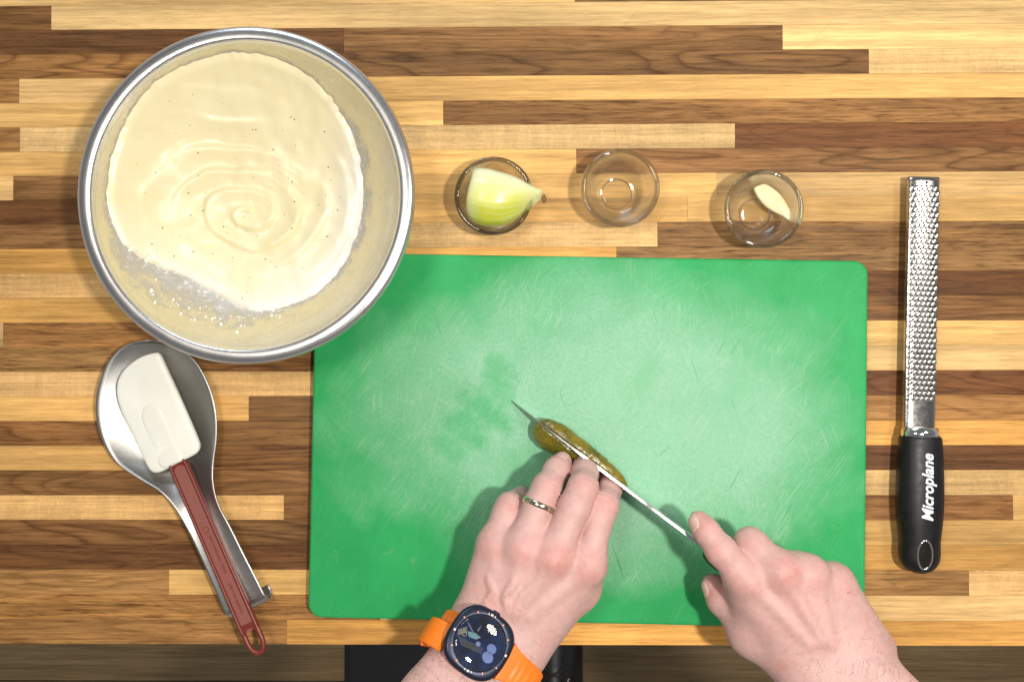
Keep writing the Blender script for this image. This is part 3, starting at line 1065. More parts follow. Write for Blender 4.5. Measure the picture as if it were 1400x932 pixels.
def text_mesh(name, body, size, origin, right, up, normal, mat, parent, shear=0.0, drape=None, extr=0.00015, offset=0.0, align='CENTER', length=None):
    cu = bpy.data.curves.new(name, 'FONT')
    cu.body = body
    cu.size = size
    cu.shear = shear
    cu.align_x = align
    cu.align_y = 'CENTER'
    cu.extrude = 0.0
    cu.offset = offset
    cu.resolution_u = 3
    to = bpy.data.objects.new(name + '_tmp', cu)
    COL.objects.link(to)
    dg = bpy.context.evaluated_depsgraph_get()
    me = bpy.data.meshes.new_from_object(to.evaluated_get(dg))
    bpy.data.objects.remove(to)
    bm = bmesh.new(); bm.from_mesh(me)
    xs = [v.co.x for v in bm.verts]
    k = (length / (max(xs) - min(xs))) if length else 1.0
    bmesh.ops.triangulate(bm, faces=bm.faces)
    for _ in range(1):
        bmesh.ops.subdivide_edges(bm, edges=[e for e in bm.edges if e.calc_length() > size * 0.25], cuts=1)
    for v in bm.verts:
        p = origin + right * (v.co.x * k) + up * v.co.y
        if drape: p = drape(p)
        v.co = p + normal * extr - origin
    bm.to_mesh(me); bm.free()
    me.materials.clear(); me.materials.append(mat)
    o = bpy.data.objects.new(name, me)
    put(o, origin, parent)
    return o


def drape_handle(p):
    x, y = project(p)
    return handle_top(x, y)


torg = handle_top(1266.5, 666)
text_mesh('lettering', 'Microplane', 0.0125, torg, -hax, -hsd, Vector((0, 0, 1)), MAT['white_print'], grater, 0.28, drape_handle, 0.00025, 0.00035, length=0.0535)

# ------------------------------------------------------------------ spoon rest
SRL = [(203, 465), (172, 472), (148, 495), (134, 530), (131, 565), (139, 600), (158, 631), (188, 653), (219, 672), (239, 695), (259, 730), (279, 772), (296, 810), (306, 834)]
SRR = [(207, 465), (240, 472), (268, 495), (286, 528), (295, 563), (296, 598), (292, 630), (291, 653), (294, 674), (301, 694), (316, 722), (333, 756), (350, 789), (360, 809)]
RZ = [16, 16, 16, 16, 16, 16, 16.5, 17.5, 19, 20, 20.5, 20.5, 20, 19]
DP = [0.5, 5.5, 10, 12.8, 14, 14, 13, 10.5, 7.0, 4.0, 2.0, 1.0, 0.6, 0.4]
L3 = catmull([(x, y, z) for (x, y), z in zip(SRL, RZ)], 6)
R3 = catmull([(x, y, z) for (x, y), z in zip(SRR, RZ)], 6)
dpi = np.interp(np.linspace(0, 13, len(L3)), range(14), DP)
NW = 25
vs = []
rows_ = 0
for a, b, d in zip(L3, R3, dpi):
    pa, pb = P(a.x, a.y, a.z), P(b.x, b.y, b.z)
    for k in range(NW):
        t_ = -1 + 2 * k / (NW - 1)
        p = pa.lerp(pb, k / (NW - 1))
        vs.append(p + Vector((0, 0, -d / 1000 * (1 - abs(t_) ** 2.6))))
    rows_ += 1
la, lb = vs[-NW:], None
dirx = (P(312, 846, 15) - P(306, 834, 15)); dirx.z = 0; dirx.normalize()
base_row = [Vector(v) for v in vs[-NW:]]
RR = 0.0088
for k in range(1, 13):
    an = math.radians(k * 16)
    for v in base_row:
        vs.append(v + dirx * (RR * math.sin(an)) + Vector((0, 0, -RR * (1 - math.cos(an)))))
    rows_ += 1
rest = mesh('spoon_rest', vs, grid_faces(rows_, NW), MAT['steel'])
so = rest.modifiers.new('thick', 'SOLIDIFY'); so.thickness = 0.0010; so.offset = 0
tag(rest, 'brushed steel spoon rest with curled under handle holding the white spatula', 'spoon rest')

# ------------------------------------------------------------------ spatula
s0, s1 = P(228, 600, 20), P(355, 893, 26)
sax = (s1 - s0).normalized()
spat = empty('spatula', s0, 'rubber spatula with white head and red brown handle resting on the steel spoon rest', 'spatula')
SH = [(214, 482), (201, 485), (188, 491), (174, 502), (165, 514), (161, 528), (162, 544), (168, 563), (181, 591), (194, 618), (203, 637), (208, 643.5), (215, 645.5), (224, 643), (245, 632), (265, 622), (271.5, 616), (273.5, 608), (270, 597), (258, 569), (243, 535), (229, 505), (222, 489), (218.5, 483.5)]
sh = catmull([(x, y, 0) for x, y in SH], 4, True)


def spz(px, py):
    """height of the spatula's middle plane (mm)"""
    p = P(px, py, 18)
    return 14.5 + 9.5 * np.interp((p - P(190, 495, 18)).dot(sax), [0, 0.10, 0.25], [0, 0.36, 1.0])


vs = []
for dz, ins in ((-3.0, 2.2), (-2.6, 0.7), (-1.6, 0.0), (1.4, 0.0), (2.4, 0.6), (2.9, 2.0)):
    for p in sh:
        d = Vector((218 - p.x, 566 - p.y, 0)).normalized() * (ins / 0.58)
        q = P(p.x + d.x, p.y + d.y, spz(p.x, p.y))
        vs.append(q + Vector((0, 0, dz / 1000)))
nS = len(sh)
fs = grid_faces(6, nS, close_v=True) + [tuple(range(nS))]
# domed top: several shrinking rings to a centre line
top = [Vector(v) for v in vs[-nS:]]
cA, cB = P(196, 512, 0), P(238, 622, 0)
st_prev = 5 * nS
for ri, (f_, up_) in enumerate(((0.86, 0.3), (0.66, 0.8), (0.45, 1.2), (0.25, 1.4), (0.05, 1.4))):
    st = len(vs)
    for v in top:
        tpar = max(0, min(1, (v - cA).dot((cB - cA)) / (cB - cA).length_squared))
        cl = cA.lerp(cB, 0.15 + 0.7 * tpar); cl.z = v.z
        q = cl.lerp(v, f_)
        vs.append((q.x, q.y, v.z + up_ / 1000 * 0.6))
    for i in range(nS):
        j = (i + 1) % nS
        fs.append((st_prev + i, st_prev + j, st + j, st + i))
    st_prev = st
fs.append(tuple(range(st_prev, st_prev + nS)))
mw = NT('white_silicone')
oc = mw.coord()
mw.set(Base_Color=mw.mix(mw.rng(mw.noise(oc, 30, 3), 0.3, 0.7, 0, 1), (0.80, 0.80, 0.71), (0.83, 0.83, 0.76)), Roughness=0.42, Subsurface_Weight=0.1, Subsurface_Scale=0.004)
mw.bump(mw.noise(oc, 900, 3), 0.05, 0.0003)
head = mesh('head', vs, fs, mw.m, spat)
autosmooth(head, 45)
# raised tongue where the handle's core runs into the head
TG = [(197, 560), (203, 553), (212, 551), (221, 556), (228, 568), (243, 602), (252, 626), (238, 634), (222, 638), (209, 608), (199, 582), (196, 569)]
tg = catmull([(x, y, 0) for x, y in TG], 5, True)
vs = []
t0, t1 = Vector((210, 566, 0)), Vector((237, 628, 0))
for dz, f_ in ((2.9, 0.0), (3.7, 0.07), (4.0, 0.20), (4.15, 0.45), (4.2, 0.9)):
    for p in tg:
        tt = max(0, min(1, (p - t0).dot(t1 - t0) / (t1 - t0).length_squared))
        q_ = p.lerp(t0.lerp(t1, tt), f_)
        vs.append(P(q_.x, q_.y, spz(q_.x, q_.y)) + Vector((0, 0, dz / 1000)))
nS = len(tg)
MAT['tongue'] = simple('white_core', (0.78, 0.78, 0.70), 0.42, 0, 0.03)
tgo = mesh('core', vs, grid_faces(5, nS, close_v=True) + [tuple(range(4 * nS, 5 * nS))], MAT['tongue'], head)
# handle: raised rim round a sunken panel, open loop at the end
ha, hb = P(241, 628, spz(241, 628)), P(357, 895, 27)
hx = (hb - ha); HLn = hx.length; hx.normalize()
hy = Vector((-hx.y, hx.x, 0)).normalized()
hz = hx.cross(hy)
if hz.z < 0: hz = -hz
MAT['red'] = simple('red_nylon', (0.165, 0.024, 0.015), 0.36, 0, 0.12, 70, 0.10, 2600)
MAT['red_panel'] = simple('red_nylon_grained', (0.250, 0.078, 0.060), 0.55, 0, 0.12, 500, 0.5, 2600)


def hpnt(s, w, z): return ha + hx * s + hy * w + hz * z


def half_w(s): return float(np.interp(s, [0, 0.006, 0.03, 0.06, HLn], [0.0068, 0.0078, 0.0078, 0.0077, 0.0080]))


LOOP0 = HLn - 0.0215
vs, fs = [], []
NSg = 40
cols = [(-1, -0.0022), (-1, 0.0018), (-0.93, 0.0027), (-0.78, 0.0029), (-0.70, 0.0024), (-0.66, 0.0012), (0, 0.0011), (0.66, 0.0012), (0.70, 0.0024), (0.78, 0.0029), (0.93, 0.0027), (1, 0.0018), (1, -0.0022), (0.9, -0.0028), (-0.9, -0.0028)]
for i in range(NSg):
    s = LOOP0 * i / (NSg - 1)
    for w, z in cols:
        zz = z
        if i == 0 and abs(w) < 0.7: zz = 0.0027
        vs.append(hpnt(s, w * half_w(s), zz))
fs = grid_faces(NSg, len(cols), close_v=True) + [tuple(range(len(cols))), tuple(range((NSg - 1) * len(cols), NSg * len(cols)))]
ho = mesh('handle', vs, fs, MAT['red'], spat)
autosmooth(ho, 50)
# sunken panel, a hair above the handle's floor
vs = []
for k in range(40):
    w = 2 * math.pi * k / 40
    sgn = math.copysign(1, math.cos(w))
    sc = (0.010 if sgn < 0 else LOOP0 - 0.0035)
    vs.append(hpnt(sc + 0.0045 * math.cos(w), 0.0049 * math.sin(w), 0.0015))
pn = mesh('panel', vs, [tuple(range(40))], MAT['red_panel'], ho, smooth=False)
# loop: rounded bar round an oval hole
ring = []
mid = LOOP0 + 0.0065
for k in range(28):
    w = math.pi * k / 27 - math.pi / 2
    ring.append(hpnt(mid + 0.0095 * 0 + 0.0135 * 0.78 * math.cos(w) + 0.002, 0.0062 * math.sin(w), 0.0002))
pts = [hpnt(LOOP0 - 0.004, -0.0064, 0.0002), hpnt(LOOP0, -0.0063, 0.0002), hpnt(LOOP0 + 0.004, -0.0062, 0.0002)] + ring + [hpnt(LOOP0 + 0.004, 0.0062, 0.0002), hpnt(LOOP0, 0.0063, 0.0002), hpnt(LOOP0 - 0.004, 0.0064, 0.0002)]
tube('hanging_loop', pts, 0.0021, MAT['red'], ho, 12)
# saddle that closes the loop towards the panel
vs = []
for k in range(21):
    t_ = -1 + 2 * k / 20
    inn = LOOP0 + 0.0035 - 0.0055 * (1 - t_ * t_)
    for z in (-0.0024, 0.0022):
        vs.append(hpnt(inn, t_ * 0.0062, z))
        vs.append(hpnt(LOOP0 - 0.006, t_ * 0.0062, z))
f2 = []
for k in range(20):
    a = 4 * k
    f2 += [(a + 2, a + 3, a + 7, a + 6), (a, a + 1, a + 5, a + 4), (a, a + 2, a + 6, a + 4)]
MAT['red_emboss'] = simple('red_emboss', (0.20, 0.022, 0.018), 0.42, 0, 0.05)
sd = mesh('saddle', vs, f2, MAT['red'], ho, smooth=False)
po = Vector((0, 0, 0))
text_mesh('embossed_lettering', 'HIGH TEMPERATURE', 0.0030, hpnt(0.084, 0.0012, 0.0019), -hx, -hy, hz, MAT['red_emboss'], ho, 0, None, 0.00012, length=0.033)
text_mesh('embossed_lettering', 'MADE IN USA', 0.0030, hpnt(0.122, 0.0005, 0.0019), -hx, -hy, hz, MAT['red_emboss'], ho, 0, None, 0.00012, length=0.026)
lg = [hpnt(0.062 + 0.0024 * math.cos(2 * math.pi * k / 24), 0.0024 * math.sin(2 * math.pi * k / 24), 0.0017) for k in range(24)]
tube('embossed_ring', lg, 0.00022, MAT['red_emboss'], ho, 6, closed=True)

# ------------------------------------------------------------------ knife
tip = P(699, 547, 13.2)
heel = P(948, 737, 63)
kd = Vector((heel.x - tip.x, heel.y - tip.y, 0)); KL = kd.length; kd.normalize()
kn = Vector((-kd.y, kd.x, 0))
knife = empty('kitchen_knife', (tip + heel) / 2, 'long thin bladed kitchen knife held in the hand, slicing through the pickle', 'knife')
SPI = [(0, 13.0), (0.03, 17.0), (0.08, 22.5), (0.15, 29.0), (0.25, 37.0), (0.38, 45.0), (0.55, 53.0), (0.70, 58.0), (0.80, 60.2), (0.90, 61.8), (1.0, 63.0), (1.15, 64.4)]
EDG = [(0, 12.4), (0.03, 12.4), (0.15, 12.5), (0.3, 13.0), (0.45, 14.0), (0.6, 15.4), (0.8, 18.0), (1.0, 21.5), (1.15, 24.0)]
vs = []
NK = 60
for i in range(NK):
    u = 1.15 * (i / (NK - 1)) ** 1.3
    zs = np.interp(u, [a for a, b in SPI], [b for a, b in SPI]) / 1000
    ze = np.interp(u, [a for a, b in EDG], [b for a, b in EDG]) / 1000
    th = 0.00135 * (0.30 + 0.7 * min(1, u / 0.6))
    base = Vector((tip.x, tip.y, 0)) + kd * (u * KL)
    for w, z in ((-th, zs - 0.0002), (-th * 0.8, zs), (th * 0.8, zs), (th, zs - 0.0002), (th * 0.75, ze + (zs - ze) * 0.35), (0.00006, ze), (-0.00006, ze), (-th * 0.75, ze + (zs - ze) * 0.35)):
        vs.append(base + kn * w + Vector((0, 0, z)))
fs = grid_faces(NK, 8, close_v=True) + [tuple(range(8)), tuple(range((NK - 1) * 8, NK * 8))]
kb = mesh('blade', vs, fs, MAT['blade'], knife)
autosmooth(kb, 30)
vs = []
HP = catmull([(0.0, 8.5, 13, 0), (0.04, 10, 15, 0), (0.15, 10.5, 13.5, 0), (0.35, 11, 12.5, 0), (0.55, 11, 12.5, 0), (0.75, 10.5, 12.5, 0), (0.92, 10.5, 13.5, 0), (1.0, 8, 10, 0)] and [(a, b, c) for a, b, c in ((0.0, 8.5, 13), (0.04, 10, 15), (0.15, 10.5, 13.5), (0.35, 11, 12.5), (0.55, 11, 12.5), (0.75, 10.5, 12.5), (0.92, 10.5, 13.5), (1.0, 8, 10))], 4)
hs0 = Vector((tip.x, tip.y, 0)) + kd * (KL * 1.11) + Vector((0, 0, 0.049))
for q in HP:
    for k in range(20):
        w = 2 * math.pi * k / 20
        vs.append(hs0 + kd * (q.x * 0.118) + Vector((0, 0, 0.010 * q.x)) + kn * (q.y / 1000 * 0.9 * math.cos(w)) + Vector((0, 0, q.z / 1000 * 0.95 * math.sin(w))))
mesh('handle', vs, grid_faces(len(HP), 20, close_v=True) + [tuple(range(20)), tuple(range((len(HP) - 1) * 20, len(HP) * 20))], MAT['rubber'], knife)

# ------------------------------------------------------------------ pickle, slit lengthwise by the blade
pe0, pe1 = P(731, 580, 23), P(852, 674, 23)
pa = Vector((pe1.x - pe0.x, pe1.y - pe0.y, 0)); PL = pa.length; pa.normalize()
pn_ = Vector((-pa.y, pa.x, 0))
RP = 0.0126
vs = []
NPk = 64
NC = 44
for i in range(NPk):
    u = i / (NPk - 1)
    u2 = 0.5 - 0.5 * math.cos(math.pi * u)
    rr = RP * max(0.03, (1 - abs(2 * u2 - 1) ** 5.0)) ** 0.5 * (1.06 - 0.22 * u2)
    axis = Vector((pe0.x, pe0.y, 0)) + pa * (u2 * PL) + pn_ * (0.0022 * math.sin(math.pi * u2))
    base = Vector((tip.x, tip.y, 0))
    off = (base - axis).dot(kn)                    # where the blade's plane lies across the pickle
    slit_d = 0.0205
    for k in range(NC + 1):
        w = math.radians(96) + (2 * math.pi - math.radians(12)) * k / NC
        cx, cy = math.cos(w), math.sin(w)
        x = rr * cx
        z = 0.012 + RP * 0.98 + rr * 0.97 * cy
        q = Vector((i * 0.35, w * 2.0, 0))
        bump_ = 0.0009 * noise.noise(Vector((u2 * 30, cx * 3.6, cy * 3.6))) + 0.0005 * noise.noise(Vector((u2 * 8, cx * 1.5, cy * 1.5)))
        x += cx * bump_; z += cy * bump_
        wgt = max(0.0, cy) ** 1.0
        x += off * wgt
        vs.append(axis + pn_ * x + Vector((0, 0, max(z, 0.01215))))
    zin = max(0.0126, 0.012 + RP * 0.98 - rr * 0.35)
    vs.append(axis + pn_ * (off + 0.0009 * min(1, rr / RP)) + Vector((0, 0, zin)))
    vs.append(axis + pn_ * (off - 0.0009 * min(1, rr / RP)) + Vector((0, 0, zin)))
NC2 = NC + 3
fs = grid_faces(NPk, NC2, close_v=True) + [tuple(range(NC2)), tuple(range((NPk - 1) * NC2, NPk * NC2))]
mp = NT('pickle_skin')
oc = mp.coord()
n1 = mp.noise(oc, 55, 4, 0.6)
n2 = mp.noise(oc, 420, 4, 0.65)
cpk = mp.ramp(n1, [(0.3, (0.060, 0.066, 0.003)), (0.5, (0.125, 0.105, 0.005)), (0.72, (0.25, 0.175, 0.010))])
cpk = mp.mix(mp.rng(n2, 0.55, 0.70, 0, 0.55), cpk, (0.34, 0.24, 0.03))
mp.set(Base_Color=cpk, Roughness=0.26, Subsurface_Weight=0.08, Subsurface_Scale=0.003, Coat_Weight=0.5, Coat_Roughness=0.12)
mp.bump(n2, 0.35, 0.0006)
pk = mesh('pickle', vs, fs, mp.m)
tag(pk, 'olive green pickle being split lengthwise by the knife on the cutting board', 'pickle')

# ------------------------------------------------------------------ arms: one continuous surface each, grown from a distance field
def mmP(px, py, z): return np.array(P(px, py, z)) * 1000.0


class Field:
    def __init__(self, lo, hi, h):
        self.lo = np.array(lo, dtype=np.float32); self.h = h
        self.n = np.ceil((np.array(hi) - self.lo) / h).astype(int) + 1
        self.ax = [self.lo[i] + h * np.arange(self.n[i], dtype=np.float32) for i in range(3)]

    def blank(self): return np.full(self.n, 60.0, dtype=np.float32)

    def cone(self, a, b, r1, r2, pad=22.0, flat=None):
        """tapered capsule; flat=(dir, factor) squeezes it along a direction"""
        a = np.asarray(a, dtype=np.float32); b = np.asarray(b, dtype=np.float32)
        R = max(r1, r2) + pad
        mn = np.minimum(a, b) - R; mx = np.maximum(a, b) + R
        sl = []
        for i in range(3):
            i0 = int(max(0, math.floor((mn[i] - self.lo[i]) / self.h))); i1 = int(min(self.n[i], math.ceil((mx[i] - self.lo[i]) / self.h) + 1))
            if i1 <= i0: return None, None
            sl.append(slice(i0, i1))
        X = self.ax[0][sl[0]][:, None, None] - a[0]; Y = self.ax[1][sl[1]][None, :, None] - a[1]; Z = self.ax[2][sl[2]][None, None, :] - a[2]
        d = b - a
        L2 = float(d @ d) + 1e-9
        t = np.clip((X * d[0] + Y * d[1] + Z * d[2]) / L2, 0, 1)
        qx = X - t * d[0]; qy = Y - t * d[1]; qz = Z - t * d[2]
        if flat is not None:
            n, f = flat
            k = (qx * n[0] + qy * n[1] + qz * n[2]) * (f - 1.0)
            qx = qx + k * n[0]; qy = qy + k * n[1]; qz = qz + k * n[2]
        return tuple(sl), np.sqrt(qx * qx + qy * qy + qz * qz) - (r1 + (r2 - r1) * t)


def smin(a, b, k):
    hh = np.maximum(k - np.abs(a - b), 0) / k
    return np.minimum(a, b) - hh * hh * k * 0.25


def add(F, G, prim, k):
    sl, d = prim
    if sl is None: return
    G[sl] = smin(G[sl], d, k)


def surface_nets(F, lo, h):
    S = F < 0
    nx, ny, nz = F.shape
    c = np.zeros((nx - 1, ny - 1, nz - 1), dtype=np.int8)
    for dx in (0, 1):
        for dy in (0, 1):
            for dz in (0, 1):
                c += S[dx:nx - 1 + dx, dy:ny - 1 + dy, dz:nz - 1 + dz]
    cells = np.argwhere((c > 0) & (c < 8))
    idx = -np.ones(c.shape, dtype=np.int64)
    idx[tuple(cells.T)] = np.arange(len(cells))
    acc = np.zeros((len(cells), 3)); cnt = np.zeros(len(cells))
    cor = [(i, j, k) for i in (0, 1) for j in (0, 1) for k in (0, 1)]
    for a in cor:
        for ax in range(3):
            if a[ax] == 1: continue
            b = list(a); b[ax] = 1
            fa = F[cells[:, 0] + a[0], cells[:, 1] + a[1], cells[:, 2] + a[2]]
            fb = F[cells[:, 0] + b[0], cells[:, 1] + b[1], cells[:, 2] + b[2]]
            m = (fa < 0) != (fb < 0)
            t = np.where(m, fa / np.where(m, fa - fb, 1), 0)
            p = np.tile(np.array(a, float), (len(cells), 1)); p[:, ax] += t
            acc[m] += p[m]; cnt[m] += 1
    V = (cells + acc / cnt[:, None]) * h + lo
    quads = []
    for ax in range(3):
        o1, o2 = [(1, 2), (2, 0), (0, 1)][ax]
        sa = [slice(None)] * 3; sb = [slice(None)] * 3
        sa[ax] = slice(0, -1); sb[ax] = slice(1, None)
        A, B = S[tuple(sa)], S[tuple(sb)]
        e = np.argwhere(A != B)
        e = e[(e[:, o1] > 0) & (e[:, o2] > 0) & (e[:, o1] < F.shape[o1] - 1) & (e[:, o2] < F.shape[o2] - 1)]
        s = A[tuple(e.T)]
        q = []
        for d1, d2 in ((1, 1), (0, 1), (0, 0), (1, 0)):
            cc_ = e.copy(); cc_[:, o1] -= d1; cc_[:, o2] -= d2
            q.append(idx[tuple(cc_.T)])
        q = np.stack(q, 1)
        q[~s] = q[~s][:, ::-1]
        quads.append(q[(q >= 0).all(1)])
    return V, np.concatenate(quads)


def relax(V, Q, it=3, lam=0.5):
    E = np.concatenate([Q[:, [0, 1]], Q[:, [1, 2]], Q[:, [2, 3]], Q[:, [3, 0]]])
    for i in range(it * 2):
        acc = np.zeros_like(V); cnt = np.zeros(len(V))
        for a, b in ((0, 1), (1, 0)):
            for k in range(3): acc[:, k] += np.bincount(E[:, a], V[E[:, b], k], len(V))
            cnt += np.bincount(E[:, a], minlength=len(V))
        m = acc / np.maximum(cnt, 1)[:, None]
        l = lam if i % 2 == 0 else -lam * 1.04
        V = V + l * (m - V)
    return V


def skin_material():
    m = NT('skin')
    oc = m.coord()
    at = m.n('Attribute', attribute_name='flush')
    f = at.outputs['Fac']
    n1 = m.noise(oc, 45, 4, 0.6)
    n2 = m.noise(oc, 210, 4, 0.6)
    c = m.mix(m.rng(n1, 0.3, 0.7, 0, 1), (0.530, 0.322, 0.290), (0.600, 0.392, 0.358))
    red = m.math('ADD', m.math('MULTIPLY', f, m.rng(m.noise(oc, 130, 4, 0.65), 0.32, 0.68, 0.30, 1.05)), m.rng(n1, 0.45, 0.72, 0.0, 0.34), True)
    c = m.mix(red, c, (0.545, 0.205, 0.175))
    c = m.mix(1.0, c, m.rng(n2, 0.3, 0.7, 0.93, 1.06), 'MULTIPLY')
    fr = m.rng(m.noise(oc, 330, 2), 0.72, 0.78, 0, 0.45)
    c = m.mix(fr, c, (0.36, 0.17, 0.12))
    m.set(Base_Color=c, Subsurface_Weight=0.16, Subsurface_Scale=0.004, Specular_IOR_Level=0.42)
    m.b.inputs['Subsurface Radius'].default_value = (1.0, 0.35, 0.2)
    m.set(Roughness=m.rng(n2, 0.3, 0.7, 0.42, 0.56))
    vo = m.n('TexVoronoi', feature='DISTANCE_TO_EDGE')
    m.l(m.mapping(oc, (620, 620, 620)), vo.inputs['Vector']); vo.inputs['Scale'].default_value = 1.0
    hh = m.math('ADD', m.math('MINIMUM', m.math('MULTIPLY', vo.outputs['Distance'], 2.0), 0.5), m.math('MULTIPLY', m.noise(oc, 150, 4, 0.65), 1.4))
    m.bump(hh, 0.24, 0.0007)
    return m.m


MAT['skin'] = skin_material()
mn_ = NT('nail')
mn_.set(Base_Color=mn_.mix(mn_.rng(mn_.noise(mn_.coord(), 200, 3), 0.3, 0.7, 0, 1), (0.58, 0.37, 0.31), (0.64, 0.44, 0.38)), Roughness=0.30, Coat_Weight=0.2)
MAT['nail'] = mn_.m
MAT['hair'] = simple('arm_hair', (0.10, 0.055, 0.03), 0.5)


def lerp(a, b, t): return np.asarray(a) * (1 - t) + np.asarray(b) * t


def unit(v): v = np.asarray(v, float); return v / np.linalg.norm(v)


def build_arm(fingers, palm, bumps, tendons, flush, lo, hi, h, creases, pads=()):
    """fingers: lists of (point, radius); palm: list of (a, b, ra, rb, k[, flat]); everything in mm"""
    F = Field(lo, hi, h)
    body = F.blank()
    for pr in palm:
        add(F, body, F.cone(pr[0], pr[1], pr[2], pr[3], 26, pr[5] if len(pr) > 5 else None), pr[4])
    for p, r in bumps: add(F, body, F.cone(p, np.asarray(p) + 0.01, r, r, 18), 9.0)
    for a, b, r in tendons:
        if r > 2.0: add(F, body, F.cone(a, b, r, r * 0.8, 14), 6.0)
    skin0 = body.copy()
    for a, b, r in tendons:
        if r > 2.0: continue
        pts = []
        for t in np.linspace(0, 1, 9):
            q = lerp(a, b, t) + np.array((2.0 * math.sin(t * 7 + a[0]), 0, 0)); q[2] = 130.0
            for _ in range(80):
                dd = sample((F, skin0), q)
                if dd < 0.05: break
                q[2] -= max(0.05, dd * 0.7)
            pts.append(q - np.array((0, 0, r * 0.55)))
        for i, (qa, qb) in enumerate(zip(pts, pts[1:])):
            ra, rb = [r * math.sin(math.pi * (0.12 + 0.76 * (i + j) / 8)) for j in (0, 1)]
            add(F, body, F.cone(qa, qb, ra, rb, 10), 3.0)
    total = body.copy()
    for ch in fingers:
        G = F.blank()
        for (a, ra), (b, rb) in zip(ch, ch[1:]):
            add(F, G, F.cone(a, b, ra, rb, 14), 5.0)
        kk = 9.0
        total = smin(total, smin(G, body, kk), 1.2)
    for p, r, k in pads:
        sl, d = F.cone(p, np.asarray(p) + 0.01, r, r, 10)
        total[sl] = smin(total[sl], d, k)
    # skin folds across the backs of the finger joints
    for p, d, r, amp, wl_ in creases:
        R = r + 10
        sl = []
        for i in range(3):
            i0 = int(max(0, (p[i] - R - F.lo[i]) / h)); i1 = int(min(F.n[i], (p[i] + R - F.lo[i]) / h + 1))
            sl.append(slice(i0, i1))
        X = F.ax[0][sl[0]][:, None, None] - p[0]; Y = F.ax[1][sl[1]][None, :, None] - p[1]; Z = F.ax[2][sl[2]][None, None, :] - p[2]
        s = X * d[0] + Y * d[1] + Z * d[2]
        g = np.exp(-(s / 5.5) ** 2 - (np.maximum(0, np.sqrt(X * X + Y * Y + Z * Z) - r) / 5.0) ** 2)
        total[tuple(sl)] += (amp * g * np.cos(2 * np.pi * s / wl_)).astype(np.float32)
    V, Q = surface_nets(total, F.lo.astype(float), h)
    V = relax(V, Q, 3, 0.5)
    fl = np.zeros(len(V))
    for p, r, k in flush:
        fl = np.maximum(fl, k * np.exp(-((V - np.asarray(p)) ** 2).sum(1) / (r * r)))
    return V, Q, fl, (F, total)


def arm_object(V, Q, fl, parent, pivot, label):
    pv = Vector(pivot)
    me = bpy.data.meshes.new('arm')
    Vm = V / 1000.0 - np.array(pv)
    me.vertices.add(len(Vm)); me.vertices.foreach_set('co', Vm.ravel())
    me.loops.add(Q.size); me.loops.foreach_set('vertex_index', Q.ravel().astype(np.int32))
    me.polygons.add(len(Q)); me.polygons.foreach_set('loop_start', np.arange(0, Q.size, 4, dtype=np.int32))
    me.update(calc_edges=True); me.validate()
    me.polygons.foreach_set('use_smooth', np.ones(len(me.polygons), dtype=bool))
    at = me.attributes.new('flush', 'FLOAT', 'POINT'); at.data.foreach_set('value', fl.astype(np.float32))
    me.materials.append(MAT['skin'])
    o = bpy.data.objects.new('arm', me)
    put(o, pv, parent)
    o['label'] = label
    return o


def sample(FT, p):
    F, T = FT
    q = (np.asarray(p) - F.lo) / F.h
    i = np.clip(q.astype(int), 0, np.array(T.shape) - 2); f = q - i
    r = 0
    for dx in (0, 1):
        for dy in (0, 1):
            for dz in (0, 1):
                w = (f[0] if dx else 1 - f[0]) * (f[1] if dy else 1 - f[1]) * (f[2] if dz else 1 - f[2])
                r += w * T[i[0] + dx, i[1] + dy, i[2] + dz]
    return float(r)


def make_nail(FT, tip_, prev, up, L_, Wd, parent):
    """a curved plate laid on the finger's surface"""
    d = unit(np.asarray(tip_) - np.asarray(prev)); up = unit(up - d * np.dot(up, d)); sd_ = np.cross(d, up)
    vs = []
    A, B = 9, 9
    for i in range(A):
        for j in range(B):
            u = i / (A - 1); v = -1 + 2 * j / (B - 1)
            ww = Wd / 2 * (1 - 0.22 * (2 * u - 1) ** 4)
            s = (u - 0.45) * L_ + (0.16 * L_ * (1 - v * v) if u > 0.6 else 0) * (u - 0.6) / 0.4
            base_ = np.asarray(tip_) + d * s + sd_ * (v * ww)
            hgt = 14.0
            for _ in range(60):
                q = sample(FT, base_ + up * hgt)
                if q < 0.02 or hgt < 1.0: break
                hgt -= max(q * 0.6, 0.02)
            p = base_ + up * max(hgt, 1.0)
            vs.append((p + up * (0.28 - 0.30 * v * v)) / 1000)
    o = mesh('fingernail', vs, grid_faces(A, B), MAT['nail'], parent)
    s_ = o.modifiers.new('t', 'SOLIDIFY'); s_.thickness = 0.0004; s_.offset = -1
    return o


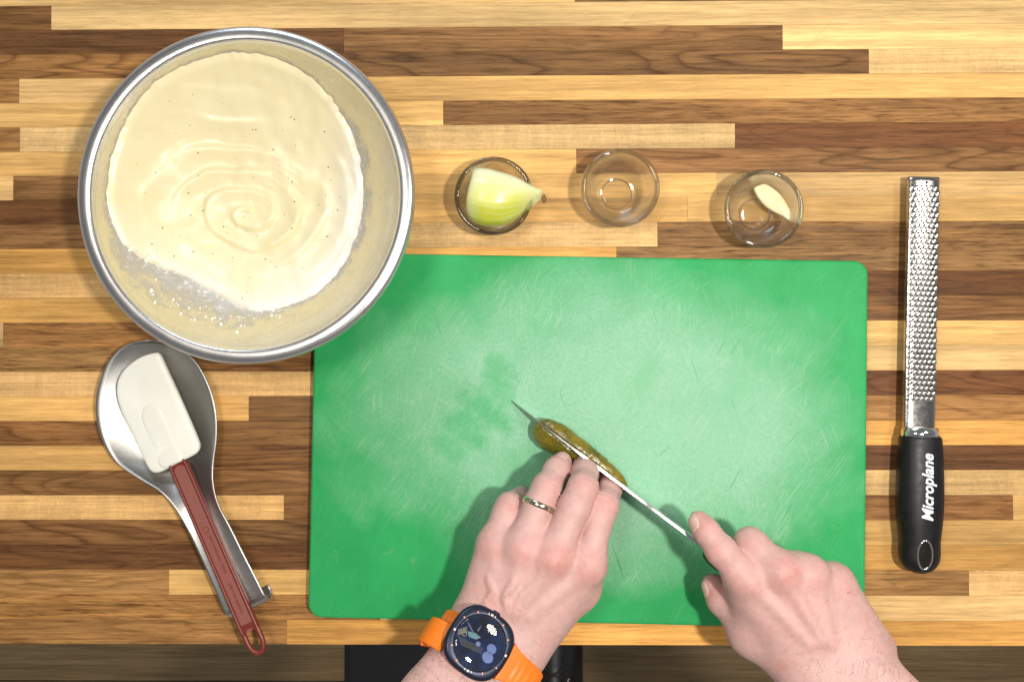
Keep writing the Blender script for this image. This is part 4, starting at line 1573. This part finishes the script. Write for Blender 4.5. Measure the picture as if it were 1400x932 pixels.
def hairs(name, V, Q, fl, pick, n, L_, dirv, parent, seed):
    r = np.random.default_rng(seed)
    C = V[Q].mean(1)
    N = np.cross(V[Q[:, 2]] - V[Q[:, 0]], V[Q[:, 3]] - V[Q[:, 1]]); N /= np.linalg.norm(N, axis=1)[:, None] + 1e-9
    w = pick(C, N)
    ids = r.choice(len(C), n, p=w / w.sum())
    vs, fs = [], []
    for i in ids:
        p = C[i] + r.normal(0, .4, 3); nrm = N[i]
        d = unit(np.asarray(dirv) + r.normal(0, 0.45, 3)); d = unit(d - nrm * np.dot(d, nrm) + nrm * 0.22)
        side_ = np.cross(d, nrm) * 0.045
        ln = L_ * r.uniform(0.5, 1.3)
        p1 = p + d * ln * 0.5; p2 = p + unit(d - nrm * 0.35) * ln
        k = len(vs)
        vs += [(p - side_) / 1000, (p + side_) / 1000, (p1 - side_) / 1000, (p1 + side_) / 1000, p2 / 1000]
        fs += [(k, k + 1, k + 3, k + 2), (k + 2, k + 3, k + 4)]
    o = mesh(name, vs, fs, MAT['hair'], parent)
    o['kind'] = 'stuff'
    return o


person = empty('person', (0.10, -0.78, FZ + 0.014), 'person with orange banded watch, both hands at the cutting board, one holding a knife', 'person')

# ---- hand that holds the pickle (ring, watch)
mcp = {'i': mmP(803, 773, 72), 'm': mmP(756, 760, 78), 'r': mmP(713, 748, 75), 'p': mmP(676, 744, 66)}
Fi = [(mcp['i'], 12.0), (mmP(818, 708, 66), 11.0), (mmP(826, 690, 62), 10.6), (mmP(833, 669, 44), 9.0), (mmP(828, 658, 32), 7.8)]
Fm = [(mcp['m'], 12.5), (mmP(786, 692, 73), 11.6), (mmP(797, 666, 67), 11.0), (mmP(800, 646, 49), 9.6), (mmP(797, 637, 37), 8.4)]
Fr = [(mcp['r'], 12.0), (mmP(737, 690, 68), 11.3), (mmP(747, 667, 63), 10.8), (mmP(761, 642, 49), 9.4), (mmP(768, 631, 41), 8.0)]
Fp = [(mcp['p'], 11.2), (mmP(691, 705, 60), 10.4), (mmP(697, 692, 55), 10.4), (mmP(707, 684, 36), 8.4), (mmP(712, 676, 24), 7.2)]
Wl = mmP(674, 880, 72)
el = unit((-0.52, -0.74, 0.43))
acl = unit(np.cross(el, (0, 0, 1)))           # across the wrist
if acl[0] < 0: acl = -acl
nl = unit(np.cross(acl, el))
if nl[2] < 0: nl = -nl
cm = [Wl + acl * x - el * 6 for x in (-20, -8, 7, 19)]
palm = []
for c_, key, r0, r1 in ((cm[0], 'p', 16, 12.5), (cm[1], 'r', 17, 13), (cm[2], 'm', 17.5, 13.5), (cm[3], 'i', 16.5, 13)):
    palm.append((c_ - nl * 2, mcp[key] - np.array((0, 0, 2.0)), r0, r1, 14))
palm.append((lerp(cm[1], mcp['r'], 0.2) - nl * 8, lerp(mcp['m'], mcp['r'], 0.5) - np.array((0, 0, 8)), 15, 11, 12))
Tm = mmP(792, 803, 52)
palm.append((Wl + acl * 18 - nl * 8, Tm, 17, 13.5, 16))
palm.append((Tm, mcp['i'] - np.array((0, 0, 10)), 12, 10, 14))
thumb = [(Tm, 13.0), (mmP(806, 752, 38), 10.5), (mmP(812, 715, 27), 8.8)]
for wx, wy, wz in ((714, 716, 60), (753, 724, 64), (797, 742, 60)):
    palm.append((mmP(wx, wy, wz), mmP(wx - 4, wy + 14, wz + 2), 6.5, 8.5, 9))
fl_ = (nl, 1.28)
for x in (-12.5, 12.5):
    palm.append((Wl + acl * x - el * 4, Wl + acl * x * 1.12 + el * 60, 24.0, 25.0, 12, fl_))
    palm.append((Wl + acl * x * 1.12 + el * 60, Wl + acl * x * 1.3 + el * 190, 25.0, 34.0, 12, fl_))
up = np.array((0, 0, 1.0))
bumps = [(mcp['i'] + up * 4.0, 9.0), (mcp['m'] + up * 4.4, 9.4), (mcp['r'] + up * 4.0, 8.8), (mcp['p'] + up * 3.4, 8.2), (Wl - acl * 21 + nl * 12 + el * 14, 9.5)]
tend = [(mcp[k] + up * 9.5, lerp(mcp[k], Wl, 0.66) + nl * 13.2, 2.3) for k in 'imrp']
ven = [(mmP(700, 790, 86), mmP(690, 835, 92), 1.2), (mmP(735, 790, 90), mmP(700, 838, 94), 1.1), (mmP(672, 785, 80), mmP(668, 830, 88), 1.1)]
tend += ven
flush = [(mcp['i'] + up * 11, 11, 0.75), (mcp['m'] + up * 12, 11, 0.9), (mcp['r'] + up * 11, 9, 0.6), (mcp['p'] + up * 10, 10, 0.7), (mmP(800, 664, 76), 9, 0.55), (mmP(829, 688, 71), 9, 0.5), (mmP(748, 667, 71), 8, 0.35), (mmP(697, 692, 64), 9, 0.55),
         (mmP(767, 629, 46), 7, 0.55), (mmP(797, 637, 44), 7, 0.5), (mmP(668, 800, 84), 14, 0.25), (mmP(640, 900, 92), 18, 0.2)]


def cr(ch, i, amp=0.26, w=4.2):
    d = unit(np.asarray(ch[i + 1][0]) - np.asarray(ch[i - 1][0]))
    return (np.asarray(ch[i][0]), d, ch[i][1], amp, w)


creases = [cr(Fi, 2), cr(Fm, 2), cr(Fr, 2), cr(Fp, 2)]
Vl, Ql, fll, FTl = build_arm([Fi, Fm, Fr, Fp, thumb], palm, bumps, tend, flush, (Wl[0] - 135, Wl[1] - 125, 11), (mmP(850, 700, 80)[0] + 6, mmP(700, 615, 50)[1] + 8, 190), 1.25, creases)
arm_l = arm_object(Vl, Ql, fll, person, tuple(Wl / 1000), 'arm with a ring and a watch, fingertips pressing the pickle')
make_nail(FTl, Fr[-1][0], Fr[-2][0], np.array((-0.15, 0.35, 1.0)), 10.5, 10.5, arm_l)
make_nail(FTl, Fm[-1][0], Fm[-2][0], np.array((0.1, 1.0, 0.35)), 11, 11, arm_l)
hairs('hair', Vl, Ql, fll, lambda C, N: np.maximum(0, N @ nl) * (((C - Wl) @ el > -34) & ((C - Wl) @ el < 120)) * np.exp(-np.maximum(0, -((C - Wl) @ el)) / 22), 900, 8.0, -acl * 0.7 - el * 0.3, arm_l, 3)

# ---- hand that holds the knife
rm = {'i': mmP(1019, 790, 80), 'm': mmP(1066, 780, 84), 'r': mmP(1106, 784, 79), 'p': mmP(1141, 799, 69)}
Ri = [(rm['i'], 12.0), (mmP(990, 757, 82), 10.3), (mmP(984, 750, 81), 10.3), (mmP(966, 726, 76), 9.2), (mmP(956, 713, 71.5), 8.2)]
Rm = [(rm['m'], 12.0), (mmP(1033, 748, 74), 10.8), (mmP(1025, 741, 70), 10.8), (mmP(1006, 757, 46), 9.2), (mmP(1022, 784, 40), 8.2)]
Rr = [(rm['r'], 11.5), (mmP(1068, 772, 58), 10.2), (mmP(1058, 772, 53), 10.0), (mmP(1052, 800, 37), 8.8), (mmP(1076, 818, 40), 7.8)]
Rp = [(rm['p'], 10.8), (mmP(1110, 795, 50), 9.2), (mmP(1100, 800, 46), 9.2), (mmP(1094, 826, 36), 8.0), (mmP(1114, 838, 40), 7.2)]
Rt = [(mmP(1026, 866, 60), 13.0), (mmP(990, 823, 52), 10.4), (mmP(986, 818, 51), 10.4), (mmP(975, 800, 47), 9.0)]
Wr = mmP(1150, 925, 80)
er = unit((0.60, -0.70, 0.40))
acr = unit(np.cross(er, (0, 0, 1)))
if acr[0] < 0: acr = -acr
nr = unit(np.cross(acr, er))
if nr[2] < 0: nr = -nr
cm = [Wr + acr * x - er * 8 for x in (-19, -7, 8, 20)]
palm = []
for c_, key, r0, r1 in ((cm[0], 'i', 16.5, 13.2), (cm[1], 'm', 17.5, 13.5), (cm[2], 'r', 17, 13), (cm[3], 'p', 16.5, 12.5)):
    palm.append((c_ - nr * 2, rm[key] - up * 2.0, r0, r1, 14))
palm.append((lerp(cm[1], rm['m'], 0.2) - nr * 8, lerp(rm['m'], rm['r'], 0.5) - up * 7, 15, 10, 12))
palm.append((Wr - acr * 16 - nr * 7 - er * 10, Rt[0][0], 17.5, 13.5, 16))
palm.append((Rt[0][0], rm['i'] - up * 8, 12.5, 11, 14))
palm.append((mmP(1195, 885, 66), rm['p'] - up * 5, 15, 12, 14))
fr_ = (nr, 1.28)
for x in (-12.5, 12.5):
    palm.append((Wr + acr * x - er * 4, Wr + acr * x * 1.12 + er * 60, 24.5, 26.0, 12, fr_))
    palm.append((Wr + acr * x * 1.12 + er * 60, Wr + acr * x * 1.3 + er * 190, 26.0, 35.0, 12, fr_))
bumps = [(rm['i'] + up * 3.5, 9.0), (rm['m'] + up * 4.4, 9.6), (rm['r'] + up * 4.2, 9.0), (rm['p'] + up * 4.0, 8.6), (Wr + acr * 22 + nr * 10 + er * 12, 9.5)]
tend = [(rm[k] + up * 9.5, lerp(rm[k], Wr, 0.66) + nr * 14.2, 2.3) for k in 'imrp']
tend += [(mmP(1060, 830, 100), mmP(1095, 890, 104), 1.6), (mmP(1110, 820, 98), mmP(1130, 880, 103), 1.6), (mmP(1085, 812, 99), mmP(1092, 850, 102), 1.4)]
flush = [(rm['m'] + up * 11, 11, 1.0), (rm['i'] + up * 11, 11, 0.55), (rm['r'] + up * 11, 10, 0.55), (rm['p'] + up * 10, 10, 0.6), (mmP(960, 715, 80), 9, 0.6), (mmP(1025, 741, 80), 9, 0.4), (mmP(985, 752, 90), 9, 0.3), (mmP(975, 805, 55), 9, 0.5),
         (mmP(1031, 809, 92), 4, 0.8), (mmP(1066, 914, 90), 5, 0.7), (mmP(1182, 846, 84), 5, 0.5), (mmP(1090, 860, 100), 22, 0.2), (mmP(1067.5, 758, 96), 2.2, 1.6)]
creases = [cr(Ri, 2, 0.22), cr(Rm, 2, 0.22), cr(Ri, 3, 0.2, 3.8)]
Vr, Qr, flr, FTr = build_arm([Ri, Rm, Rr, Rp, Rt], palm, bumps, tend, flush, (mmP(935, 720, 80)[0] - 6, Wr[1] - 130, 13), (Wr[0] + 125, mmP(1030, 700, 80)[1] + 8, 190), 1.25, creases)
arm_r = arm_object(Vr, Qr, flr, person, tuple(Wr / 1000), 'bare arm with hand closed round the knife, index finger along its spine')
make_nail(FTr, Ri[-1][0], Ri[-2][0], np.array((-0.75, -0.15, 0.75)), 12, 11, arm_r)
make_nail(FTr, Rt[-1][0], Rt[-2][0], np.array((-0.9, -0.3, 0.35)), 10, 10, arm_r)
hairs('hair', Vr, Qr, flr, lambda C, N: np.maximum(0, N @ nr) * (((C - Wr) @ er > -50) & ((C - Wr) @ er < 120)) * np.exp(-np.maximum(0, -((C - Wr) @ er)) / 22), 800, 7.0, acr * 0.7 - er * 0.3, arm_r, 4)

# ------------------------------------------------------------------ things worn: ring and watch
def surf_r(FT, c, d, r0=60.0):
    r = r0
    for _ in range(80):
        q = sample(FT, c + d * r)
        if q < 0.03: break
        r -= max(0.04, q * 0.6)
        if r < 3: break
    return r


ra_, rb_ = np.asarray(Fr[0][0]), np.asarray(Fr[1][0])
rd = unit(rb_ - ra_)
rc = lerp(ra_, rb_, 0.985)
rx_ = unit(np.cross(rd, up)); ry_ = np.cross(rd, rx_)
vs = []
NRg = 64
for k in range(NRg):
    w = 2 * math.pi * k / NRg
    d = rx_ * math.cos(w) + ry_ * math.sin(w)
    r = min(surf_r(FTl, rc, d, 16.0), 11.9)
    for a, o_ in ((-2.4, 0.15), (-2.1, 0.95), (-1.0, 1.35), (0, 1.45), (1.0, 1.35), (2.1, 0.95), (2.4, 0.15), (1.8, -0.7), (-1.8, -0.7)):
        vs.append((rc + rd * a + d * (r + o_)) / 1000)
MAT['ring'] = steel('ring_metal', (0.70, 0.63, 0.50), 0.16)
rg = mesh('finger_ring', vs, grid_faces(NRg, 9, True, True), MAT['ring'])
tag(rg, 'plain polished metal band ring worn on a finger of the hand holding the pickle', 'ring')

# watch
aW, bW = 0.0, 0.0
for _ in range(25):
    c0 = Wl + acl * aW + el * bW
    top_ = c0 + nl * surf_r(FTl, c0, nl, 60.0)
    cw = top_ + nl * 6.5
    x, y = project(Vector(cw / 1000))
    ex_, ey_ = 655.5 - x, 877.5 - y
    st_ = 0.52
    aW += (ex_ * st_) * 0.8 * 0.8 - 0.0 + (-ey_ * st_) * 0.0
    bW += (ey_ * st_) * 0.8
    aW += 0.35 * ey_ * st_ * 0.5
axis_w = Wl + el * bW
top_r = surf_r(FTl, c0, nl, 60.0)
wc = c0 + nl * (top_r - 0.6)
print('watch at', project(Vector((wc + nl * 7) / 1000)), aW, bW)
# face leans a little to the thumb side with the wrist
wz = unit(nl + acl * 0.04); wx = unit(acl - wz * np.dot(acl, wz)); wy = np.cross(wz, wx)


def wp(x, y, z): return Vector((wc + wx * x + wy * y + wz * z) / 1000)


watch = empty('wrist_watch', wp(0, 0, 0), 'smart watch with dark blue case and ribbed orange strap worn on a wrist', 'watch')


def superell(n_, a, e, rot=math.radians(0)):
    out = []
    for k in range(n_):
        w = 2 * math.pi * k / n_
        c_, s_ = math.cos(w), math.sin(w)
        out.append((math.copysign(abs(c_) ** (2 / e), c_) * a, math.copysign(abs(s_) ** (2 / e), s_) * a))
    return out


NWt = 80
vs = []
for a, z, e in ((17.0, -1.5, 2.2), (21.5, -0.5, 2.6), (23.2, 1.0, 2.75), (23.7, 3.0, 2.75), (23.7, 6.2, 2.75), (23.1, 7.4, 2.7), (22.0, 8.2, 2.45), (20.6, 8.5, 2.1), (19.6, 8.6, 2.0), (18.9, 8.2, 2.0), (18.6, 7.6, 2.0), (4.0, 7.5, 2.0)):
    for x, y in superell(NWt, a, e): vs.append(wp(x, y, z))
mc = NT('watch_case_metal')
mc.set(Base_Color=mc.mix(mc.rng(mc.noise(mc.coord(), 300, 3), 0.3, 0.7, 0, 1), (0.016, 0.020, 0.040), (0.022, 0.028, 0.052)), Metallic=0.55, Roughness=0.34)
fs = grid_faces(12, NWt, close_v=True) + [tuple(range(NWt)), tuple(range(11 * NWt, 12 * NWt))]
case = mesh('case', vs, fs, mc.m, watch)
autosmooth(case, 55)
MAT['tick'] = simple('orange_tick', (0.70, 0.26, 0.10), 0.4, 0, 0.03)
MAT['tick2'] = simple('pale_tick', (0.62, 0.56, 0.48), 0.4, 0, 0.03)


def dial_quad(name, pts, z, mat, parent):
    vs = [wp(x, y, z) for x, y in pts] + [wp(x, y, z - 0.35) for x, y in pts]
    n = len(pts)
    f = [tuple(range(n)), tuple(range(2 * n - 1, n - 1, -1))] + [(i, (i + 1) % n, n + (i + 1) % n, n + i) for i in range(n)]
    return mesh(name, vs, f, mat, parent, smooth=False)


def polar_bar(a_deg, r0, r1, hw):
    a = math.radians(a_deg)
    c_, s_ = math.cos(a), math.sin(a)
    return [(r0 * c_ - hw * -s_, r0 * s_ - hw * c_), (r1 * c_ - hw * -s_, r1 * s_ - hw * c_), (r1 * c_ + hw * -s_, r1 * s_ + hw * c_), (r0 * c_ + hw * -s_, r0 * s_ + hw * c_)]


for k in range(12):
    big = k % 3 == 0
    dial_quad('hour_mark', polar_bar(k * 30 + 8, 19.9, 21.4, 0.42 if not big else 0.8), 8.75, MAT['tick2'] if big else MAT['tick'], case)
for k in (0, 6):
    for dk in (-7, 7): dial_quad('hour_mark', polar_bar(k * 30 + 98 + dk, 19.9, 21.3, 0.3), 8.75, MAT['tick2'], case)
# display
msc = NT('watch_display')
nzs = msc.noise(msc.coord(), 90, 3)
msc.set(Base_Color=msc.mix(msc.rng(nzs, 0.35, 0.65, 0, 1), (0.003, 0.006, 0.016), (0.008, 0.024, 0.085)), Roughness=0.12)
vs = [wp(18.5 * math.cos(2 * math.pi * k / 64), 18.5 * math.sin(2 * math.pi * k / 64), 7.7) for k in range(64)]
disp = mesh('display', vs, [tuple(range(64))], msc.m, watch, smooth=False)
MAT['teal'] = simple('teal_reflection', (0.004, 0.12, 0.15), 0.3)
MAT['tan'] = simple('tan_print_reflection', (0.030, 0.025, 0.018), 0.3)
MAT['blue'] = simple('blue_reflection', (0.015, 0.07, 0.30), 0.3)
MAT['violet'] = simple('violet_print', (0.05, 0.04, 0.13), 0.3)


def flat_patch(name, pts, mat, z=7.8):
    return mesh(name, [wp(x, y, z) for x, y in pts], [tuple(range(len(pts)))], mat, disp, smooth=False)


# layout taken in picture directions (right, up) on the display
iR = np.array((1.0, 0, 0)); iU = np.array((0, 1.0, 0))


def pic(dx, dy):
    v = iR * dx + iU * dy
    return (float(v @ wx), float(v @ wy))


flat_patch('painted_reflection', [pic(*q) for q in ((-9, 8), (-3, 7), (1, 3.5), (-3, 2.2), (-8, 4))], MAT['teal'])  # teal reflection on the crystal, painted as a flat shape
flat_patch('painted_reflection', [pic(*q) for q in ((-16, 9), (-9, 11.5), (-9.5, 7), (-16.5, 5))], MAT['tan'])  # tan reflection on the crystal, painted on as colour
for bx, by, br in ((8.5, -4.5, 3.6), (-1.5, -1.0, 1.8), (5.0, -10.5, 4.2)):
    flat_patch('reflection_disc', [pic(bx + br * math.cos(2 * math.pi * k / 28), by + br * math.sin(2 * math.pi * k / 28)) for k in range(28)], MAT['blue'])  # bluish reflections painted on as flat discs
for k in range(6):
    flat_patch('dial_line', [pic(*q) for q in ((-16.5 + 0.4 * k, 4.5 - 1.15 * k), (2.0 - 0.3 * k, -4.2 - 0.75 * k), (2.0 - 0.3 * k, -4.4 - 0.75 * k), (-16.5 + 0.4 * k, 4.25 - 1.15 * k))], MAT['tan'], 7.82)
flat_patch('dial_hand', [pic(*q) for q in ((-8.5, 14), (-7.6, 14.2), (-4.5, 8), (-5.2, 7.6))], MAT['violet'], 7.84)
flat_patch('dial_hand', [pic(*q) for q in ((1.0, 11.5), (2.2, 12.3), (-0.5, 8), (-1.4, 8.4))], MAT['violet'], 7.84)
rp = [Vector(wp(*pic(-11.5 + 1.7 * math.cos(2 * math.pi * k / 20), 6.2 + 1.7 * math.sin(2 * math.pi * k / 20)), 7.85)) for k in range(20)]
MAT['ochre'] = simple('ochre_print', (0.30, 0.24, 0.05), 0.3)
tube('dial_ring', rp, 0.00028, MAT['ochre'], disp, 6, closed=True)
# crystal
vs = []
for r, z in ((18.9, 8.2), (18.2, 8.8), (16.0, 9.2), (11.0, 9.6), (5.0, 9.8), (0.1, 9.85)):
    for k in range(64): vs.append(wp(r * math.cos(2 * math.pi * k / 64), r * math.sin(2 * math.pi * k / 64), z))
mcr = NT('watch_crystal')
trb = mcr.n('BsdfTransparent'); glb = mcr.n('BsdfGlossy'); glb.inputs['Roughness'].default_value = 0.02
fre = mcr.n('Fresnel'); fre.inputs['IOR'].default_value = 1.45
mxs = mcr.n('MixShader'); mcr.l(fre.outputs[0], mxs.inputs[0]); mcr.l(trb.outputs[0], mxs.inputs[1]); mcr.l(glb.outputs[0], mxs.inputs[2])
mcr.l(mxs.outputs[0], mcr.out.inputs['Surface'])
mesh('crystal', vs, grid_faces(6, 64, close_v=True), mcr.m, watch)
# side button
vs = []
for dx in (0, 1):
    for k in range(16):
        w = 2 * math.pi * k / 16
        vs.append(wp(3.0 * math.cos(w), 23.0 + 2.0 * dx, 4 + 1.8 * math.sin(w)))
mesh('button', vs, grid_faces(2, 16, close_v=True) + [tuple(range(16)), tuple(range(16, 32))], mc.m, watch)
# strap: wraps the wrist, ribbed
ms = NT('orange_strap')
oc = ms.coord()
ms.set(Base_Color=ms.mix(ms.rng(ms.noise(oc, 60, 3), 0.3, 0.7, 0, 1), (0.80, 0.17, 0.008), (0.86, 0.21, 0.012)), Roughness=0.45)
ms.bump(ms.noise(oc, 1500, 2), 0.06, 0.0003)
ctr = Wl + el * bW + acl * aW * 0.3
vs = []
NSt = 300
for k in range(NSt):
    ph = math.radians(62) - math.radians(304) * k / (NSt - 1)       # over the thumb side and round to the far lug
    d = acl * math.cos(ph) + nl * math.sin(ph)
    r = surf_r(FTl, ctr, d, 60.0)
    near = max(0.0, 1 - k / 26.0) + max(0.0, 1 - (NSt - 1 - k) / 26.0)
    lift = 0.4 + 2.0 * near
    arc = math.radians(304) * 32 * k / (NSt - 1)
    rib = 0.0
    if 8 < arc < 150: rib = 1.0 if (arc % 4.3) < 3.0 else 0.0
    hw = 11.5 - 1.0 * min(1, arc / 40) + 3.0 * near ** 2
    th = 3.0 + 0.9 * rib
    for a, t_ in ((-hw, 0.2), (-hw, th * 0.7), (-hw + 0.9, th), (0, th + 0.25), (hw - 0.9, th), (hw, th * 0.7), (hw, 0.2), (0, 0)):
        vs.append(Vector((ctr + el * a + d * (r + lift + t_)) / 1000))
strap = mesh('strap', vs, grid_faces(NSt, 8, close_v=True) + [tuple(range(8)), tuple(range((NSt - 1) * 8, NSt * 8))], ms.m, watch)
autosmooth(strap, 40)
# tail of the strap standing off the wrist on the far side, with its dimpled underside
vs = []
NT2 = 40
for k in range(NT2):
    u = k / (NT2 - 1)
    ph = math.radians(146 + 62 * u)
    d = acl * math.cos(ph) + nl * math.sin(ph)
    r = surf_r(FTl, ctr, d, 60.0)
    lift = 3.6 + 4.5 * math.sin(math.pi * min(1, u * 1.1)) 
    hw = 10.0 * math.sqrt(max(0.02, 1 - max(0, (u - 0.7) / 0.3) ** 2))
    for a, t_ in ((-hw, 0.0), (-hw, 2.0), (-hw + 0.8, 2.8), (0, 3.1), (hw - 0.8, 2.8), (hw, 2.0), (hw, 0.0), (0, -0.2)):
        vs.append(Vector((ctr + el * (a + 10.0) + d * (r + lift + t_)) / 1000))
tl = mesh('strap_tail', vs, grid_faces(NT2, 8, close_v=True) + [tuple(range(8)), tuple(range((NT2 - 1) * 8, NT2 * 8))], ms.m, strap)
autosmooth(tl, 40)
bm = bmesh.new()
for k in range(7):
    u = 0.12 + 0.7 * k / 6
    ph = math.radians(146 + 62 * u)
    d = acl * math.cos(ph) + nl * math.sin(ph)
    r = surf_r(FTl, ctr, d, 60.0)
    for a in (-1.0, 3.4, 7.8, 12.0):
        p = (ctr + el * (a + 5.5 + (2.0 if k % 2 else 0)) + d * (r + 3.4 + 4.5 * math.sin(math.pi * min(1, u * 1.1)))) / 1000
        g_ = bmesh.ops.create_icosphere(bm, subdivisions=2, radius=0.0013)
        for v in g_['verts']: v.co += Vector(p) - PIVOT[strap.name]
for f in bm.faces: f.smooth = True
me = bpy.data.meshes.new('strap_studs'); bm.to_mesh(me); bm.free(); me.materials.append(ms.m)
so_ = bpy.data.objects.new('strap_studs', me); put(so_, PIVOT[strap.name], strap); so_['kind'] = 'stuff'

# ------------------------------------------------------------------ shoe and trouser leg of the person
MAT['shoe'] = simple('black_leather', (0.010, 0.010, 0.011), 0.42, 0, 0.3, 60, 0.25, 500)
MAT['dark_lace'] = simple('dark_lace', (0.03, 0.028, 0.026), 0.8, 0, 0.2, 600)
MAT['lace'] = simple('pale_lace', (0.36, 0.33, 0.27), 0.8, 0, 0.25, 600, 0.4, 1500)
sc_ = P(757, 905, FZ * 1000 + 70)
sx0 = sc_.x
MZ = FZ + 0.014
shp = [(-0.455, 0.010, 0.018), (-0.462, 0.026, 0.030), (-0.478, 0.038, 0.040), (-0.505, 0.046, 0.050), (-0.54, 0.049, 0.058), (-0.575, 0.048, 0.066), (-0.61, 0.045, 0.078), (-0.645, 0.042, 0.092), (-0.68, 0.040, 0.105), (-0.715, 0.039, 0.112), (-0.745, 0.036, 0.110), (-0.765, 0.028, 0.095), (-0.775, 0.012, 0.070)]
shp = catmull([(a, b, c) for a, b, c in shp], 3)
vs = []
for q in shp:
    for k in range(24):
        w = 2 * math.pi * k / 24
        cx, cz = math.cos(w), math.sin(w)
        x = math.copysign(abs(cx) ** 0.8, cx) * q.y * (1.0 if cz < 0 else 1 - 0.35 * cz)
        z = 0.022 + (cz * (q.z - 0.022) if cz > 0 else cz * 0.004)
        vs.append((sx0 + x, q.x, MZ + 0.006 + z))
shoe = mesh('shoe', vs, grid_faces(len(shp), 24, close_v=True) + [tuple(range(24)), tuple(range((len(shp) - 1) * 24, len(shp) * 24))], MAT['shoe'], person)
vs = []
for z, e in ((0.0, 1.0), (0.004, 1.06), (0.020, 1.05), (0.026, 1.0)):
    for q in shp: vs.append((sx0 + q.y * e, q.x, MZ + z))
    for q in reversed(shp): vs.append((sx0 - q.y * e, q.x, MZ + z))
n2_ = 2 * len(shp)
mesh('sole', vs, grid_faces(4, n2_, close_v=True) + [tuple(range(n2_)), tuple(range(3 * n2_, 4 * n2_))], MAT['rubber'], shoe)


def shoe_top(x, y):
    hgt = np.interp(-y, [-q.x for q in shp], [q.z for q in shp]); wd = np.interp(-y, [-q.x for q in shp], [q.y for q in shp])
    t_ = min(0.95, abs(x) / (wd * 0.75))
    return Vector((sx0 + x, y, MZ + 0.006 + 0.022 + (hgt - 0.022) * math.sqrt(1 - t_ * t_) + 0.002))


for k in range(5):
    y = -0.568 - 0.022 * k
    for sg in (-1, 1):
        pts = [shoe_top(sg * (-0.018 + 0.036 * t_ / 8), y - 0.020 * t_ / 8) + Vector((0, 0, 0.001 * math.sin(math.pi * t_ / 8))) for t_ in range(9)]
        tube('lace', pts, 0.0017, MAT['dark_lace'], shoe, 6)
pts = catmull([shoe_top(0.004, -0.655), shoe_top(0.022, -0.640) + Vector((0, 0, 0.012)), shoe_top(0.030, -0.612), shoe_top(0.026, -0.590), shoe_top(0.020, -0.618), shoe_top(0.006, -0.652)], 5)
tube('lace', pts, 0.0019, MAT['lace'], shoe, 6)
MAT['cloth'] = simple('black_cloth', (0.012, 0.012, 0.016), 0.9, 0, 0.3, 50, 0.4, 900)
vs = []
for z, r, yy_ in ((0.080, 0.062, -0.735), (0.12, 0.060, -0.735), (0.2, 0.064, -0.735), (0.3, 0.070, -0.74), (0.42, 0.076, -0.745), (0.5, 0.080, -0.75)):
    for k in range(28):
        w = 2 * math.pi * k / 28
        rr = r * (1 + 0.06 * math.sin(3 * w + z * 20) + 0.03 * math.sin(7 * w))
        vs.append((sx0 + rr * math.cos(w), yy_ - 0.02 + rr * math.sin(w), MZ + z))
mesh('trouser_leg', vs, grid_faces(6, 28, close_v=True), MAT['cloth'], person)
